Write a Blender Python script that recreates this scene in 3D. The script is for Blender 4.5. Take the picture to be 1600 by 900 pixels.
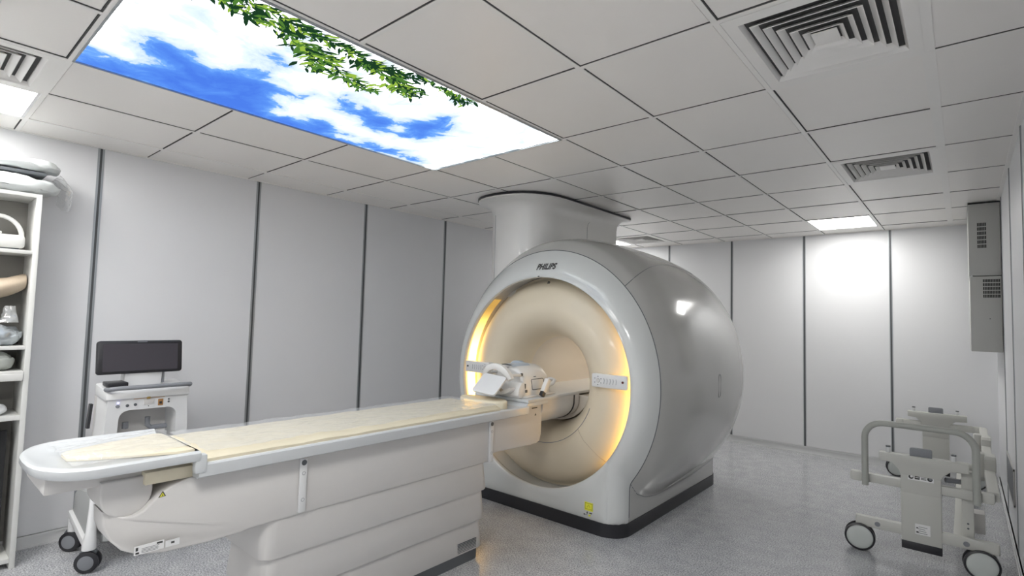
import bpy, bmesh, math, random
from mathutils import Vector, Matrix, noise
PI = math.pi
random.seed(4)
scene = bpy.context.scene
for o in list(bpy.data.objects): bpy.data.objects.remove(o)

# ---------------------------------------------------------------- camera
cam_d = bpy.data.cameras.new('camera'); cam = bpy.data.objects.new('camera', cam_d)
scene.collection.objects.link(cam); scene.camera = cam
R_ = Vector((0.76229708, 0.64670660, 0.02595632)); U_ = Vector((0.016459, -0.05946053, 0.99809496)); W_ = Vector((-0.64701798, 0.76041766, 0.05597074))
m = Matrix((R_, U_, -W_)).transposed().to_4x4(); m.translation = Vector((4.6302, -1.9439, 1.5617)); cam.matrix_world = m
cam_d.sensor_width = 36; cam_d.lens = 830.45 / 1600 * 36; cam_d.clip_start = 0.02

# ---------------------------------------------------------------- world, exposure
wd = bpy.data.worlds.new('world'); scene.world = wd; wd.use_nodes = True
wd.node_tree.nodes['Background'].inputs[0].default_value = (.9, .93, 1, 1)
wd.node_tree.nodes['Background'].inputs[1].default_value = 0.40
vs = scene.view_settings; vs.view_transform = 'Standard'; vs.look = 'None'; vs.gamma = 1; vs.use_curve_mapping = False
vs.exposure = 1.15
LAMP = (8.0, 8.5, 8.5, 16.0, 15.0)     # ceiling lamp emission, one value per lamp, the last an added fill
SKYP = 0.50          # backlit picture
LED = 5.0

# ---------------------------------------------------------------- helpers
COL = scene.collection
def mat(name, color, rough=.5, metal=0, spec=.5, coat=0, noise_amt=0, nscale=8, bump=0, bscale=60, emit=None, es=0, alpha=1, trans=0):
    M = bpy.data.materials.new(name); M.use_nodes = True; nt = M.node_tree; b = nt.nodes['Principled BSDF']
    b.inputs['Base Color'].default_value = (*color, 1); b.inputs['Roughness'].default_value = rough
    b.inputs['Metallic'].default_value = metal; b.inputs['Specular IOR Level'].default_value = spec
    b.inputs['Coat Weight'].default_value = coat; b.inputs['Coat Roughness'].default_value = .05
    b.inputs['Transmission Weight'].default_value = trans; b.inputs['Alpha'].default_value = alpha
    if emit: b.inputs['Emission Color'].default_value = (*emit, 1); b.inputs['Emission Strength'].default_value = es
    tc = nt.nodes.new('ShaderNodeTexCoord')
    n = nt.nodes.new('ShaderNodeTexNoise'); n.inputs['Scale'].default_value = nscale; n.inputs['Detail'].default_value = 4
    nt.links.new(tc.outputs['Object'], n.inputs['Vector'])
    amt = noise_amt or .015
    mx = nt.nodes.new('ShaderNodeMix'); mx.data_type = 'RGBA'
    mx.inputs[6].default_value = tuple(c * (1 - amt) for c in color) + (1,); mx.inputs[7].default_value = tuple(min(1, c * (1 + amt)) for c in color) + (1,)
    nt.links.new(n.outputs['Fac'], mx.inputs[0]); nt.links.new(mx.outputs[2], b.inputs['Base Color'])
    if bump:
        n2 = nt.nodes.new('ShaderNodeTexNoise'); n2.inputs['Scale'].default_value = bscale; n2.inputs['Detail'].default_value = 3
        nt.links.new(tc.outputs['Object'], n2.inputs['Vector'])
        bp = nt.nodes.new('ShaderNodeBump'); bp.inputs['Strength'].default_value = bump; bp.inputs['Distance'].default_value = .01
        nt.links.new(n2.outputs['Fac'], bp.inputs['Height']); nt.links.new(bp.outputs['Normal'], b.inputs['Normal'])
    return M
def emission(name, color, s):
    M = bpy.data.materials.new(name); M.use_nodes = True; nt = M.node_tree; nt.nodes.clear()
    e = nt.nodes.new('ShaderNodeEmission'); o = nt.nodes.new('ShaderNodeOutputMaterial')
    e.inputs[0].default_value = (*color, 1); e.inputs[1].default_value = s; nt.links.new(e.outputs[0], o.inputs[0]); return M

class MB:
    """collects shapes; build() links them as one mesh"""
    def __init__(s): s.v = []; s.f = []; s.mi = []; s.sm = []
    def add(s, vs, fs, mi=0, smooth=False, M=None):
        k = len(s.v)
        for v in vs: s.v.append(tuple(M @ Vector(v)) if M else tuple(v))
        for f in fs: s.f.append([i + k for i in f]); s.mi.append(mi); s.sm.append(smooth)
        return s
    def frombm(s, bm, mi=0, smooth=False, M=None):
        bm.verts.index_update()
        s.add([v.co[:] for v in bm.verts], [[v.index for v in f.verts] for f in bm.faces], mi, smooth, M); bm.free(); return s
    def box(s, x0, x1, y0, y1, z0, z1, mi=0, bev=0, seg=2, M=None):
        bm = bmesh.new(); bmesh.ops.create_cube(bm, size=1)
        for v in bm.verts: v.co = Vector(((x0 + x1) / 2 + v.co.x * (x1 - x0), (y0 + y1) / 2 + v.co.y * (y1 - y0), (z0 + z1) / 2 + v.co.z * (z1 - z0)))
        if bev: bmesh.ops.bevel(bm, geom=bm.edges[:], offset=bev, segments=seg, profile=.5, affect='EDGES')
        return s.frombm(bm, mi, bool(bev), M)
    def prism(s, pts, axis, a, b, mi=0, bev=0, seg=2, M=None, smooth=False):
        """pts 2D polygon in the two axes other than `axis`, extruded a..b"""
        def P(p, t):
            return {'x': (t, p[0], p[1]), 'y': (p[0], t, p[1]), 'z': (p[0], p[1], t)}[axis]
        bm = bmesh.new(); n = len(pts)
        A = [bm.verts.new(P(p, a)) for p in pts]; B = [bm.verts.new(P(p, b)) for p in pts]
        ca = bm.faces.new(A); cb = bm.faces.new(B[::-1])
        for i in range(n): bm.faces.new((A[i], B[i], B[(i + 1) % n], A[(i + 1) % n]))
        bmesh.ops.recalc_face_normals(bm, faces=bm.faces[:])
        if bev:
            es = list(set(ca.edges) | set(cb.edges)); bmesh.ops.bevel(bm, geom=es, offset=bev, segments=seg, profile=.5, affect='EDGES')
        return s.frombm(bm, mi, smooth or bool(bev), M)
    def tube(s, pts, r, seg=12, mi=0, closed=False, caps=True, M=None):
        pts = [Vector(p) for p in pts]; n = len(pts); rs = r if isinstance(r, (list, tuple)) else [r] * n
        vs = []; up = None
        for i, p in enumerate(pts):
            if closed: t = (pts[(i + 1) % n] - pts[i - 1]).normalized()
            else: t = (pts[min(i + 1, n - 1)] - pts[max(i - 1, 0)]).normalized()
            if up is None: up = t.orthogonal().normalized()
            up = (up - t * up.dot(t)).normalized(); sd = t.cross(up)
            for k in range(seg):
                a = 2 * PI * k / seg; vs.append(p + (up * math.cos(a) + sd * math.sin(a)) * rs[i])
        fs = []
        for i in range(n if closed else n - 1):
            j = (i + 1) % n
            for k in range(seg): fs.append((i * seg + k, i * seg + (k + 1) % seg, j * seg + (k + 1) % seg, j * seg + k))
        if caps and not closed:
            fs.append(tuple(range(seg))[::-1]); fs.append(tuple((n - 1) * seg + k for k in range(seg)))
        return s.add(vs, fs, mi, True, M)
    def lathe(s, prof, c=(0, 0, 0), axis='z', seg=32, mi=0, closed=False, M=None, a0=0, a1=2 * PI, smooth=True):
        """prof list of (r, h)"""
        full = abs(a1 - a0 - 2 * PI) < 1e-6; ns = seg if full else seg + 1; vs = []
        for (r, h) in prof:
            for k in range(ns):
                a = a0 + (a1 - a0) * k / seg; u, w = r * math.cos(a), r * math.sin(a)
                v = {'z': (u, w, h), 'y': (u, h, w), 'x': (h, u, w)}[axis]; vs.append((v[0] + c[0], v[1] + c[1], v[2] + c[2]))
        fs = []; m_ = len(prof)
        for i in range(m_ if closed else m_ - 1):
            j = (i + 1) % m_
            for k in range(seg):
                k2 = (k + 1) % ns if full else k + 1
                fs.append((i * ns + k, i * ns + k2, j * ns + k2, j * ns + k))
        return s.add(vs, fs, mi, smooth, M)
    def cyl(s, c, r, h, axis='z', seg=24, mi=0, bev=.0, M=None):
        b = min(bev, h * .45, r * .5) if bev else 0
        pr = [(0, 0), (r - b, 0)] + ([(r - b * .3, b * .3), (r, b)] if b else []) + ([(r, h - b), (r - b * .3, h - b * .3)] if b else []) + [(r - b, h), (0, h)] if b else [(0, 0), (r, 0), (r, h), (0, h)]
        return s.lathe(pr, c, axis, seg, mi, M=M)
    def build(s, name, mats, parent=None, smooth_angle=40, fix=True):
        me = bpy.data.meshes.new(name); me.from_pydata(s.v, [], s.f)
        mats = mats if isinstance(mats, (list, tuple)) else [mats]
        for x in mats: me.materials.append(x)
        for p, i, sm in zip(me.polygons, s.mi, s.sm): p.material_index = i; p.use_smooth = sm
        if fix:
            bm = bmesh.new(); bm.from_mesh(me); bmesh.ops.remove_doubles(bm, verts=bm.verts[:], dist=1e-5)
            bmesh.ops.recalc_face_normals(bm, faces=bm.faces[:]); bm.to_mesh(me); bm.free()
        try: me.set_sharp_from_angle(angle=math.radians(smooth_angle))
        except Exception: pass
        o = bpy.data.objects.new(name, me); COL.objects.link(o)
        if parent:
            o.parent = parent; o.matrix_parent_inverse = Matrix.Translation(-world_loc(parent))
        return o
def world_loc(o):
    l = Vector(o.location)
    while o.parent: l = l + o.matrix_parent_inverse.translation; o = o.parent; l = l + Vector(o.location)
    return l
def tag(o, label, cat, group=None):
    o['label'] = label; o['category'] = cat
    if group: o['group'] = group
    return o
def thing(name, label, cat, loc, group=None):
    e = bpy.data.objects.new(name, None); COL.objects.link(e); e.location = loc; e.empty_display_size = .05
    return tag(e, label, cat, group)
def struct(o): o['kind'] = 'structure'; return o
def copy_tree(o, d, parent=None):
    c = o.copy(); COL.objects.link(c)
    if parent:
        c.parent = parent; c.matrix_parent_inverse = o.matrix_parent_inverse.copy()
    else: c.location = Vector(o.location) + Vector(d)
    for ch in [x for x in COL.objects if x.parent == o]: copy_tree(ch, d, c)
    return c
def rrect(x0, x1, y0, y1, r, n=6):
    out = []
    for cx, cy, a in ((x1 - r, y0 + r, -PI / 2), (x1 - r, y1 - r, 0), (x0 + r, y1 - r, PI / 2), (x0 + r, y0 + r, PI)):
        for k in range(n + 1): t = a + PI / 2 * k / n; out.append((cx + r * math.cos(t), cy + r * math.sin(t)))
    return out
def loft(mb, secs, mi=0, capa=True, capb=True, closed=True, smooth=True):
    n = len(secs[0]); vs = [p for s in secs for p in s]; fs = []
    for i in range(len(secs) - 1):
        for k in range(n if closed else n - 1): fs.append((i * n + k, i * n + (k + 1) % n, (i + 1) * n + (k + 1) % n, (i + 1) * n + k))
    if capa: fs.append(tuple(range(n))[::-1])
    if capb: fs.append(tuple((len(secs) - 1) * n + k for k in range(n)))
    return mb.add(vs, fs, mi, smooth)
def text_obj(name, body, size, material, parent, fn, bold=0.0, shear=0.0):
    """lettering: flat text; fn maps (u, v) in the text plane to a world point"""
    c = bpy.data.curves.new(name, 'FONT'); c.body = body; c.size = size; c.align_x = 'CENTER'; c.align_y = 'CENTER'; c.offset = bold; c.shear = shear; c.resolution_u = 3
    t = bpy.data.objects.new(name, c); COL.objects.link(t); bpy.context.view_layer.update()
    me = bpy.data.meshes.new_from_object(t.evaluated_get(bpy.context.evaluated_depsgraph_get()))
    bpy.data.objects.remove(t); bpy.data.curves.remove(c)
    off = world_loc(parent) if parent else Vector((0, 0, 0))
    for v in me.vertices: v.co = Vector(fn(v.co.x, v.co.y))
    me.materials.clear(); me.materials.append(material)
    o = bpy.data.objects.new(name, me); COL.objects.link(o)
    if parent: o.parent = parent; o.matrix_parent_inverse = Matrix.Translation(-off)
    return o

# ---------------------------------------------------------------- materials
M_wall = mat('wall_panel_coating', (.75, .755, .775), .42, noise_amt=.02, nscale=1.5)
M_wallback = mat('back_panel_coating', (.80, .805, .82), .42, noise_amt=.02, nscale=1.5)
M_seam = mat('aluminium_profile', (.40, .42, .44), .35, .6)
M_seamdark = mat('seam_rubber', (.07, .075, .08), .6)
M_tile = mat('ceiling_tile', (.89, .865, .835), .38, noise_amt=.02, nscale=3)
M_tbar = mat('ceiling_grid_bar', (.88, .865, .84), .4)
M_gap = mat('gap_shade_paint', (.075, .075, .075), .9)
M_white = mat('white_plastic', (.72, .725, .73), .3)
M_warmwhite = mat('warm_white_plastic', (.76, .75, .73), .32, coat=.2)
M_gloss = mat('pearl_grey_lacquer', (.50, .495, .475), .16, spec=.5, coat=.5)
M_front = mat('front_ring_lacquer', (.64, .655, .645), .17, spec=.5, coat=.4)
M_base = mat('base_lacquer', (.60, .61, .605), .25, coat=.3)
M_cream = mat('cream_face_plastic', (.73, .645, .50), .36, coat=.15)
M_bore = mat('bore_liner', (.66, .60, .52), .28, coat=.25)
M_black = mat('black_skirting', (.018, .018, .022), .35)
M_darkgrey = mat('dark_grey_plastic', (.10, .11, .12), .45)
M_midgrey = mat('mid_grey_rubber', (.22, .23, .25), .45)
M_tbl = mat('table_cover_plastic', (.62, .605, .59), .42)
M_tbltop = mat('table_top_laminate', (.59, .61, .625), .3, coat=.3)
M_pad = mat('cream_vinyl_pad', (.72, .655, .50), .5, noise_amt=.05, nscale=5, bump=.15, bscale=14)
M_frame = mat('greige_powder_coat', (.55, .55, .515), .42)
M_wheel = mat('pale_wheel_disc', (.55, .58, .56), .45)
M_led = emission('warm_ring_light', (1, .58, .14), LED)
nt = M_led.node_tree; _g = nt.nodes.new('ShaderNodeNewGeometry'); _s = nt.nodes.new('ShaderNodeSeparateXYZ'); _a = nt.nodes.new('ShaderNodeMath'); _a.operation = 'SUBTRACT'; _a.inputs[1].default_value = 1.0
_b = nt.nodes.new('ShaderNodeMath'); _b.operation = 'ABSOLUTE'; _m = nt.nodes.new('ShaderNodeMapRange'); _m.interpolation_type = 'SMOOTHSTEP'; _m.inputs[1].default_value = .05; _m.inputs[2].default_value = .66; _m.inputs[3].default_value = LED; _m.inputs[4].default_value = .3
nt.links.new(_g.outputs['Position'], _s.inputs[0]); nt.links.new(_s.outputs[2], _a.inputs[0]); nt.links.new(_a.outputs[0], _b.inputs[0]); nt.links.new(_b.outputs[0], _m.inputs[0])
nt.links.new(_m.outputs[0], nt.nodes['Emission'].inputs[1])
M_lamps = [emission('lamp_diffuser', (1, .99, .96), v) for v in LAMP]
M_screen = mat('dark_screen_glass', (.055, .05, .06), .22)
M_label = mat('white_label', (.78, .78, .78), .5)
M_ink = mat('printed_ink', (.04, .04, .04), .5)
M_yellow = mat('yellow_label', (.78, .76, .05), .5)
M_cab = mat('cabinet_paint', (.52, .52, .50), .45)
M_cabin = mat('cabinet_perforation', (.03, .03, .03), .7)
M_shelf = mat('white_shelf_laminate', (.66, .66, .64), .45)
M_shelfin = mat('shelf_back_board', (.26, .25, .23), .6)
M_silver = mat('silver_wrap', (.50, .54, .57), .25, .55, bump=.5, bscale=18)
M_beige = mat('beige_foam', (.50, .41, .31), .5, bump=.3, bscale=20)
M_greypad = mat('grey_vinyl', (.34, .36, .34), .45, bump=.2)
M_skin = mat('brass_slot', (.42, .22, .08), .35, .3)
M_hdr = mat('pale_blue_inlay', (.45, .52, .60), .3)
def plastic_film(name, a=.22, rough=.12):
    M = bpy.data.materials.new(name); M.use_nodes = True; nt = M.node_tree; nt.nodes.clear()
    o = nt.nodes.new('ShaderNodeOutputMaterial'); t = nt.nodes.new('ShaderNodeBsdfTransparent'); g = nt.nodes.new('ShaderNodeBsdfGlossy'); d = nt.nodes.new('ShaderNodeBsdfDiffuse')
    g.inputs['Roughness'].default_value = rough; g.inputs[0].default_value = (1, 1, 1, 1); d.inputs[0].default_value = (.85, .87, .88, 1)
    m1 = nt.nodes.new('ShaderNodeMixShader'); m1.inputs[0].default_value = .45; nt.links.new(g.outputs[0], m1.inputs[1]); nt.links.new(d.outputs[0], m1.inputs[2])
    n = nt.nodes.new('ShaderNodeTexNoise'); n.inputs['Scale'].default_value = 9; n.inputs['Detail'].default_value = 5; n.inputs['Distortion'].default_value = 1.2
    tc = nt.nodes.new('ShaderNodeTexCoord'); nt.links.new(tc.outputs['Object'], n.inputs['Vector'])
    bp = nt.nodes.new('ShaderNodeBump'); bp.inputs['Strength'].default_value = .6; bp.inputs['Distance'].default_value = .02
    nt.links.new(n.outputs['Fac'], bp.inputs['Height']); nt.links.new(bp.outputs[0], g.inputs['Normal'])
    fr = nt.nodes.new('ShaderNodeLayerWeight'); fr.inputs['Blend'].default_value = .25
    mp = nt.nodes.new('ShaderNodeMapRange'); mp.inputs[3].default_value = a; mp.inputs[4].default_value = min(1, a + .4); nt.links.new(fr.outputs['Facing'], mp.inputs[0])
    m2 = nt.nodes.new('ShaderNodeMixShader'); nt.links.new(mp.outputs[0], m2.inputs[0]); nt.links.new(t.outputs[0], m2.inputs[1]); nt.links.new(m1.outputs[0], m2.inputs[2])
    nt.links.new(m2.outputs[0], o.inputs[0]); return M
M_film = plastic_film('clear_plastic_film', .16)
M_bag = plastic_film('cloudy_plastic_bag', .35)
# speckled floor
M_floor = bpy.data.materials.new('speckled_vinyl_floor'); M_floor.use_nodes = True
nt = M_floor.node_tree; b = nt.nodes['Principled BSDF']; tc = nt.nodes.new('ShaderNodeTexCoord')
v1 = nt.nodes.new('ShaderNodeTexNoise'); v1.inputs['Scale'].default_value = 110; v1.inputs['Detail'].default_value = 3; v1.inputs['Roughness'].default_value = .75
cr = nt.nodes.new('ShaderNodeValToRGB'); els = cr.color_ramp.elements
els[0].position = .36; els[0].color = (.20, .205, .215, 1); els[1].position = .62; els[1].color = (.76, .77, .79, 1)
e = els.new(.45); e.color = (.41, .415, .425, 1); e = els.new(.54); e.color = (.52, .525, .54, 1)
v2 = nt.nodes.new('ShaderNodeTexNoise'); v2.inputs['Scale'].default_value = 9; v2.inputs['Detail'].default_value = 6
mx = nt.nodes.new('ShaderNodeMix'); mx.data_type = 'RGBA'; mx.blend_type = 'MULTIPLY'; mx.inputs[0].default_value = 1
c2 = nt.nodes.new('ShaderNodeValToRGB'); c2.color_ramp.elements[0].position = .3; c2.color_ramp.elements[0].color = (.82, .82, .84, 1); c2.color_ramp.elements[1].position = .7; c2.color_ramp.elements[1].color = (1, 1, 1, 1)
for n_ in (v1, v2): nt.links.new(tc.outputs['Object'], n_.inputs['Vector'])
nt.links.new(v1.outputs['Fac'], cr.inputs[0]); nt.links.new(v2.outputs['Fac'], c2.inputs[0])
nt.links.new(cr.outputs[0], mx.inputs[6]); nt.links.new(c2.outputs[0], mx.inputs[7]); nt.links.new(mx.outputs[2], b.inputs['Base Color'])
b.inputs['Roughness'].default_value = .16; b.inputs['Specular IOR Level'].default_value = .6
bp = nt.nodes.new('ShaderNodeBump'); bp.inputs['Strength'].default_value = .08; bp.inputs['Distance'].default_value = .002; nt.links.new(v1.outputs['Fac'], bp.inputs['Height']); nt.links.new(bp.outputs[0], b.inputs['Normal'])

# ================================================================ STRUCTURE
W, D0, D1, H = 4.885, -3.4, 5.46, 2.68
struct(MB().box(-.1, W + .1, D0 - .1, D1 + .1, -.1, 0).build('floor', M_floor))
struct(MB().box(-.1, 0, D0, D1, 0, H + .15).build('wall_left', M_wall))
struct(MB().box(-.1, W + .1, D1, D1 + .1, 0, H + .15).build('wall_back', M_wallback))
struct(MB().box(W, W + .1, D0, D1, 0, H + .15).build('wall_right', M_wall))
struct(MB().box(-.1, W + .1, D0 - .1, D0, 0, H + .15).build('wall_front', M_wall))
tn = 0
def seam(axis, a):
    global tn
    tn += 1; mb = MB()
    if axis == 'L': mb.box(.0, .004, a - .019, a + .019, .085, H, 0); mb.box(.004, .0055, a - .0065, a + .0065, .085, H, 1)
    if axis == 'B': mb.box(a - .015, a + .015, D1 - .004, D1, .085, H, 0); mb.box(a - .007, a + .007, D1 - .0055, D1 - .004, .085, H, 1)
    if axis == 'R': mb.box(W - .004, W, a - .012, a + .012, .085, H, 0); mb.box(W - .0055, W - .004, a - .004, a + .004, .085, H, 1)
    struct(mb.build('trim_%d' % tn, [M_seam, M_seamdark]))
for y in (-2.12, -1.02, .085, 1.17, 2.26, 3.35, 4.44): seam('L', y)
for x in (.46, 1.35, 2.24, 3.12, 4.0): seam('B', x)
for y in (-2.2, -1.1, 0, 1.0, 2.0, 3.0, 4.05): seam('R', y)
# baseboards: white strip with a ridge at top and foot
def baseboard(side):
    mb = MB()
    def seg(t, z0, z1):
        if side == 'left': mb.box(0, t, D0, D1, z0, z1, 0)
        if side == 'back': mb.box(.0, W, D1 - t, D1, z0, z1, 0)
        if side == 'right': mb.box(W - t, W, D0, D1, z0, z1, 0)
    seg(.008, .0, .08); seg(.014, .066, .08); seg(.013, 0, .012)
    struct(mb.build('baseboard_' + side, M_white))
for s_ in ('left', 'back', 'right'): baseboard(s_)
# ceiling: lay-in tiles, bars and dark strips for the gap shade
XL = [0] + [.34 + .6 * i for i in range(8)] + [W]; CY = .73171
YL = [D0] + [CY * j for j in range(-4, 8)] + [D1]
def cell(x, y):      # tile cells left out
    c = lambda a, b0, b1: b0 - .01 < a < b1 + .01
    if 1.54 < x < 2.74 and -2 * CY < y < CY: return 'sky'
    for (i, j) in LAMPS: 
        if .34 + .6 * i < x < .94 + .6 * i and CY * j < y < CY * (j + 1): return 'lamp'
    for (i, j) in VENTS:
        if .34 + .6 * i < x < .94 + .6 * i and CY * j < y < CY * (j + 1): return 'vent'
    return None
LAMPS = [(0, -3), (5, 6), (0, 6), (5, -3), (2, -4)]  # last cell: unseen lamp added to brighten the room
VENTS = [(6, 0), (6, 3), (1, 6), (1, -3)]
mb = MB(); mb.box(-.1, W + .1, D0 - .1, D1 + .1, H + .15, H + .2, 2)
for i in range(len(XL) - 1):
    for j in range(len(YL) - 1):
        x0, x1, y0, y1 = XL[i], XL[i + 1], YL[j], YL[j + 1]
        if x1 - x0 < .02 or y1 - y0 < .02: continue
        if cell((x0 + x1) / 2, (y0 + y1) / 2): continue
        tl = random.uniform(-.0012, .0012)
        mb.box(x0 + .016, x1 - .015, y0 + .012, y1 - .019, H + .004 + tl, H + .02, 0, bev=.0015, seg=1)
        mb.box(x0 + .012, x1 - .012, y1 - .0175, y1 - .0125, H + .002, H + .006, 2)  # dark strip beside the bar, the shade of the gap painted in
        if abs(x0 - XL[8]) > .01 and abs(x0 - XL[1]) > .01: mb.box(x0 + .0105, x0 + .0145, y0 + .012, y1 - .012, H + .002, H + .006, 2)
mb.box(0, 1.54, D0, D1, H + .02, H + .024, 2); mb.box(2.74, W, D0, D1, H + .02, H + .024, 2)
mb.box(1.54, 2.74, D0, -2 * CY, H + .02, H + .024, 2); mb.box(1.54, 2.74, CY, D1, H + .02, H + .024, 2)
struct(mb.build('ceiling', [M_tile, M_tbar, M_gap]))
mb = MB()
def bar_x(x, w=.024):
    segs = [(D0, D1)]
    if 1.6 < x < 2.7: segs = [(D0, -2 * CY), (CY, D1)]
    for a, c in segs: mb.box(x - w / 2, x + w / 2 - .002, a, c, H, H + .008)
for x in XL[1:-1]: bar_x(x, .046 if x in (XL[8], XL[1]) else .024)
for y in YL[1:-1]:
    segs = [(0, W)]
    if -2 * CY + .01 < y < CY - .01: segs = [(0, 1.54), (2.74, W)]
    for a, c in segs: mb.box(a, c, y - .012, y + .010, H - .0004, H + .007)
mb.box(0, .022, D0, D1, H - .002, H + .006); mb.box(W - .024, W, D0, D1, H - .002, H + .006); mb.box(0, W, D1 - .022, D1, H - .002, H + .006)
struct(mb.build('trim_30', M_tbar))

# ---------------------------------------------------------------- ceiling lamps
def cellbox(i, j): return .34 + .6 * i + .012, .94 + .6 * i - .012, CY * j + .012, CY * (j + 1) - .012
x0, x1, y0, y1 = cellbox(*LAMPS[0])
LAMPL = ['bright square ceiling light beside the left-hand vent, over the shelving', 'bright square ceiling light at the back right, above the back wall panels',
         'bright ceiling light glimpsed beyond the scanner column at the far back', 'bright ceiling light above the viewer, reflected in the scanner housing',
         'added fill light behind the viewer, past the near end of the sky picture']
def lamp():
    t = thing('ceiling_light', LAMPL[0], 'ceiling light', ((x0 + x1) / 2, (y0 + y1) / 2, H), 'recessed ceiling lights')
    f = MB(); w = .014
    for a, b_, c, d in ((x0, x1, y0, y0 + w), (x0, x1, y1 - w, y1), (x0, x0 + w, y0, y1), (x1 - w, x1, y0, y1)): f.box(a, b_, c, d, H + .001, H + .015)
    f.build('frame', M_white, t)
    MB().box(x0 + w, x1 - w, y0 + w, y1 - w, H + .006, H + .012).build('diffuser', M_lamps[0], t)
    return t
l0 = lamp()
for k, (i, j) in enumerate(LAMPS[1:]):
    c = copy_tree(l0, (.6 * (i - LAMPS[0][0]), CY * (j - LAMPS[0][1]), 0)); c['label'] = LAMPL[k + 1]
    for ch in [x for x in COL.objects if x.parent == c and x.name.startswith('diffuser')]: ch.data = ch.data.copy(); ch.data.materials[0] = M_lamps[k + 1]
# ---------------------------------------------------------------- four way vents
x0, x1, y0, y1 = cellbox(*VENTS[0])
VL = ['white square ceiling vent with concentric louvres, largest, near the right', 'white square ceiling vent with concentric louvres before the back right light',
      'small dark-looking ceiling vent behind the scanner column', 'white square ceiling vent cut by the left picture edge, beside a light']
def vent():
    cx, cy = (x0 + x1) / 2, (y0 + y1) / 2; hx, hy = (x1 - x0) / 2, (y1 - y0) / 2
    t = thing('ceiling_vent', VL[0], 'air vent', (cx, cy, H), 'square four-way ceiling vents')
    def ring(mb, a, za, b_, zb, mi=0):     # a, b fractions of half sizes
        P = lambda f, z: [(cx - hx * f, cy - hy * f, z), (cx + hx * f, cy - hy * f, z), (cx + hx * f, cy + hy * f, z), (cx - hx * f, cy + hy * f, z)]
        mb.add(P(a, za) + P(b_, zb), [(k, (k + 1) % 4, 4 + (k + 1) % 4, 4 + k) for k in range(4)], mi)
    f = MB(); ring(f, 1, H - .001, .84, H - .001); ring(f, .84, H - .001, .80, H + .015); ring(f, 1, H - .001, 1, H + .01); ring(f, .8, H + .015, .8, H + .09)
    f.build('frame', M_tbar, t)
    f = MB(); fr = [.80, .675, .55, .425, .30, .175]
    for k, a in enumerate(fr):
        if k == 0: continue
        ring(f, a + .060, H + .001, a - .062, H + .036); ring(f, a + .060, H + .001, a + .052, H - .0005); ring(f, a + .052, H - .0005, a - .069, H + .036)
    f.build('louvres', M_tbar, t)
    f = MB(); f.box(cx - hx * .15, cx + hx * .15, cy - hy * .15, cy + hy * .15, H + .004, H + .008); f.build('centre_plate', M_tbar, t)
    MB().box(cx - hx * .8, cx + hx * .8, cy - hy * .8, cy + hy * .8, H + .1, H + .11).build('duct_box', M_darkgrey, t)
    return t
v0 = vent()
for k, (i, j) in enumerate(VENTS[1:]):
    c = copy_tree(v0, (.6 * (i - VENTS[0][0]), CY * (j - VENTS[0][1]), 0)); c['label'] = VL[k + 1]
# ---------------------------------------------------------------- backlit sky picture
BLUE = [[(1.45, -1.60), (1.753, -1.447), (1.758, -1.381), (1.722, -1.289), (1.829, -1.23), (1.936, -1.307), (2.13, -1.32), (2.109, -1.274), (2.084, -1.145), (2.031, -1.007), (2.128, -0.844), (2.054, -0.697), (2.038, -0.592), (1.909, -0.658), (1.798, -0.657), (1.686, -0.548), (1.729, -0.456), (1.774, -0.361), (1.788, -0.287), (1.699, -0.103), (1.613, -0.136), (1.638, -0.012), (1.712, 0.011), (1.666, 0.169), (1.742, 0.326), (1.613, 0.549), (1.573, 0.462), (1.559, 0.195), (1.45, -0.256)],
        [(2.123, -0.569), (2.18, -0.486), (2.185, -0.39), (2.143, -0.222), (2.182, -0.097), (2.28, -0.013), (2.428, 0.048), (2.356, 0.13), (2.325, 0.254), (2.193, 0.213), (1.999, 0.218), (1.983, 0.132), (2.046, 0.008), (1.938, -0.029), (1.886, -0.067), (1.929, -0.183), (1.975, -0.311), (2.024, -0.39)],
        [(2.28, -0.964), (2.357, -0.937), (2.42, -0.885), (2.333, -0.824), (2.296, -0.774), (2.243, -0.854)]]
def sdist(p, poly):
    inside = False; d = 9; n = len(poly)
    for i in range(n):
        (ax, ay), (bx, by) = poly[i], poly[(i + 1) % n]
        if (ay > p[1]) != (by > p[1]) and p[0] < (bx - ax) * (p[1] - ay) / (by - ay) + ax: inside = not inside
        ex, ey = bx - ax, by - ay; t = max(0, min(1, ((p[0] - ax) * ex + (p[1] - ay) * ey) / (ex * ex + ey * ey + 1e-12)))
        d = min(d, math.hypot(p[0] - ax - t * ex, p[1] - ay - t * ey))
    return d if inside else -d
M_sky = bpy.data.materials.new('backlit_sky_print'); M_sky.use_nodes = True; nt = M_sky.node_tree; nt.nodes.clear()
out = nt.nodes.new('ShaderNodeOutputMaterial'); em = nt.nodes.new('ShaderNodeEmission'); at = nt.nodes.new('ShaderNodeAttribute'); at.attribute_name = 'clear_sky'
tc = nt.nodes.new('ShaderNodeTexCoord'); nz = nt.nodes.new('ShaderNodeTexNoise'); nz.inputs['Scale'].default_value = 6; nz.inputs['Detail'].default_value = 9; nz.inputs['Roughness'].default_value = .62; nz.inputs['Distortion'].default_value = .5
nt.links.new(tc.outputs['Object'], nz.inputs['Vector'])
ma = nt.nodes.new('ShaderNodeMath'); ma.operation = 'MULTIPLY_ADD'; ma.inputs[1].default_value = 1.9; nt.links.new(nz.outputs['Fac'], ma.inputs[0]); nt.links.new(at.outputs['Fac'], ma.inputs[2])
rp = nt.nodes.new('ShaderNodeValToRGB'); E_ = rp.color_ramp.elements; mr = nt.nodes.new('ShaderNodeMapRange'); mr.inputs[1].default_value = .85; mr.inputs[2].default_value = 2.2
nt.links.new(ma.outputs[0], mr.inputs[0]); nt.links.new(mr.outputs[0], rp.inputs[0])
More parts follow.
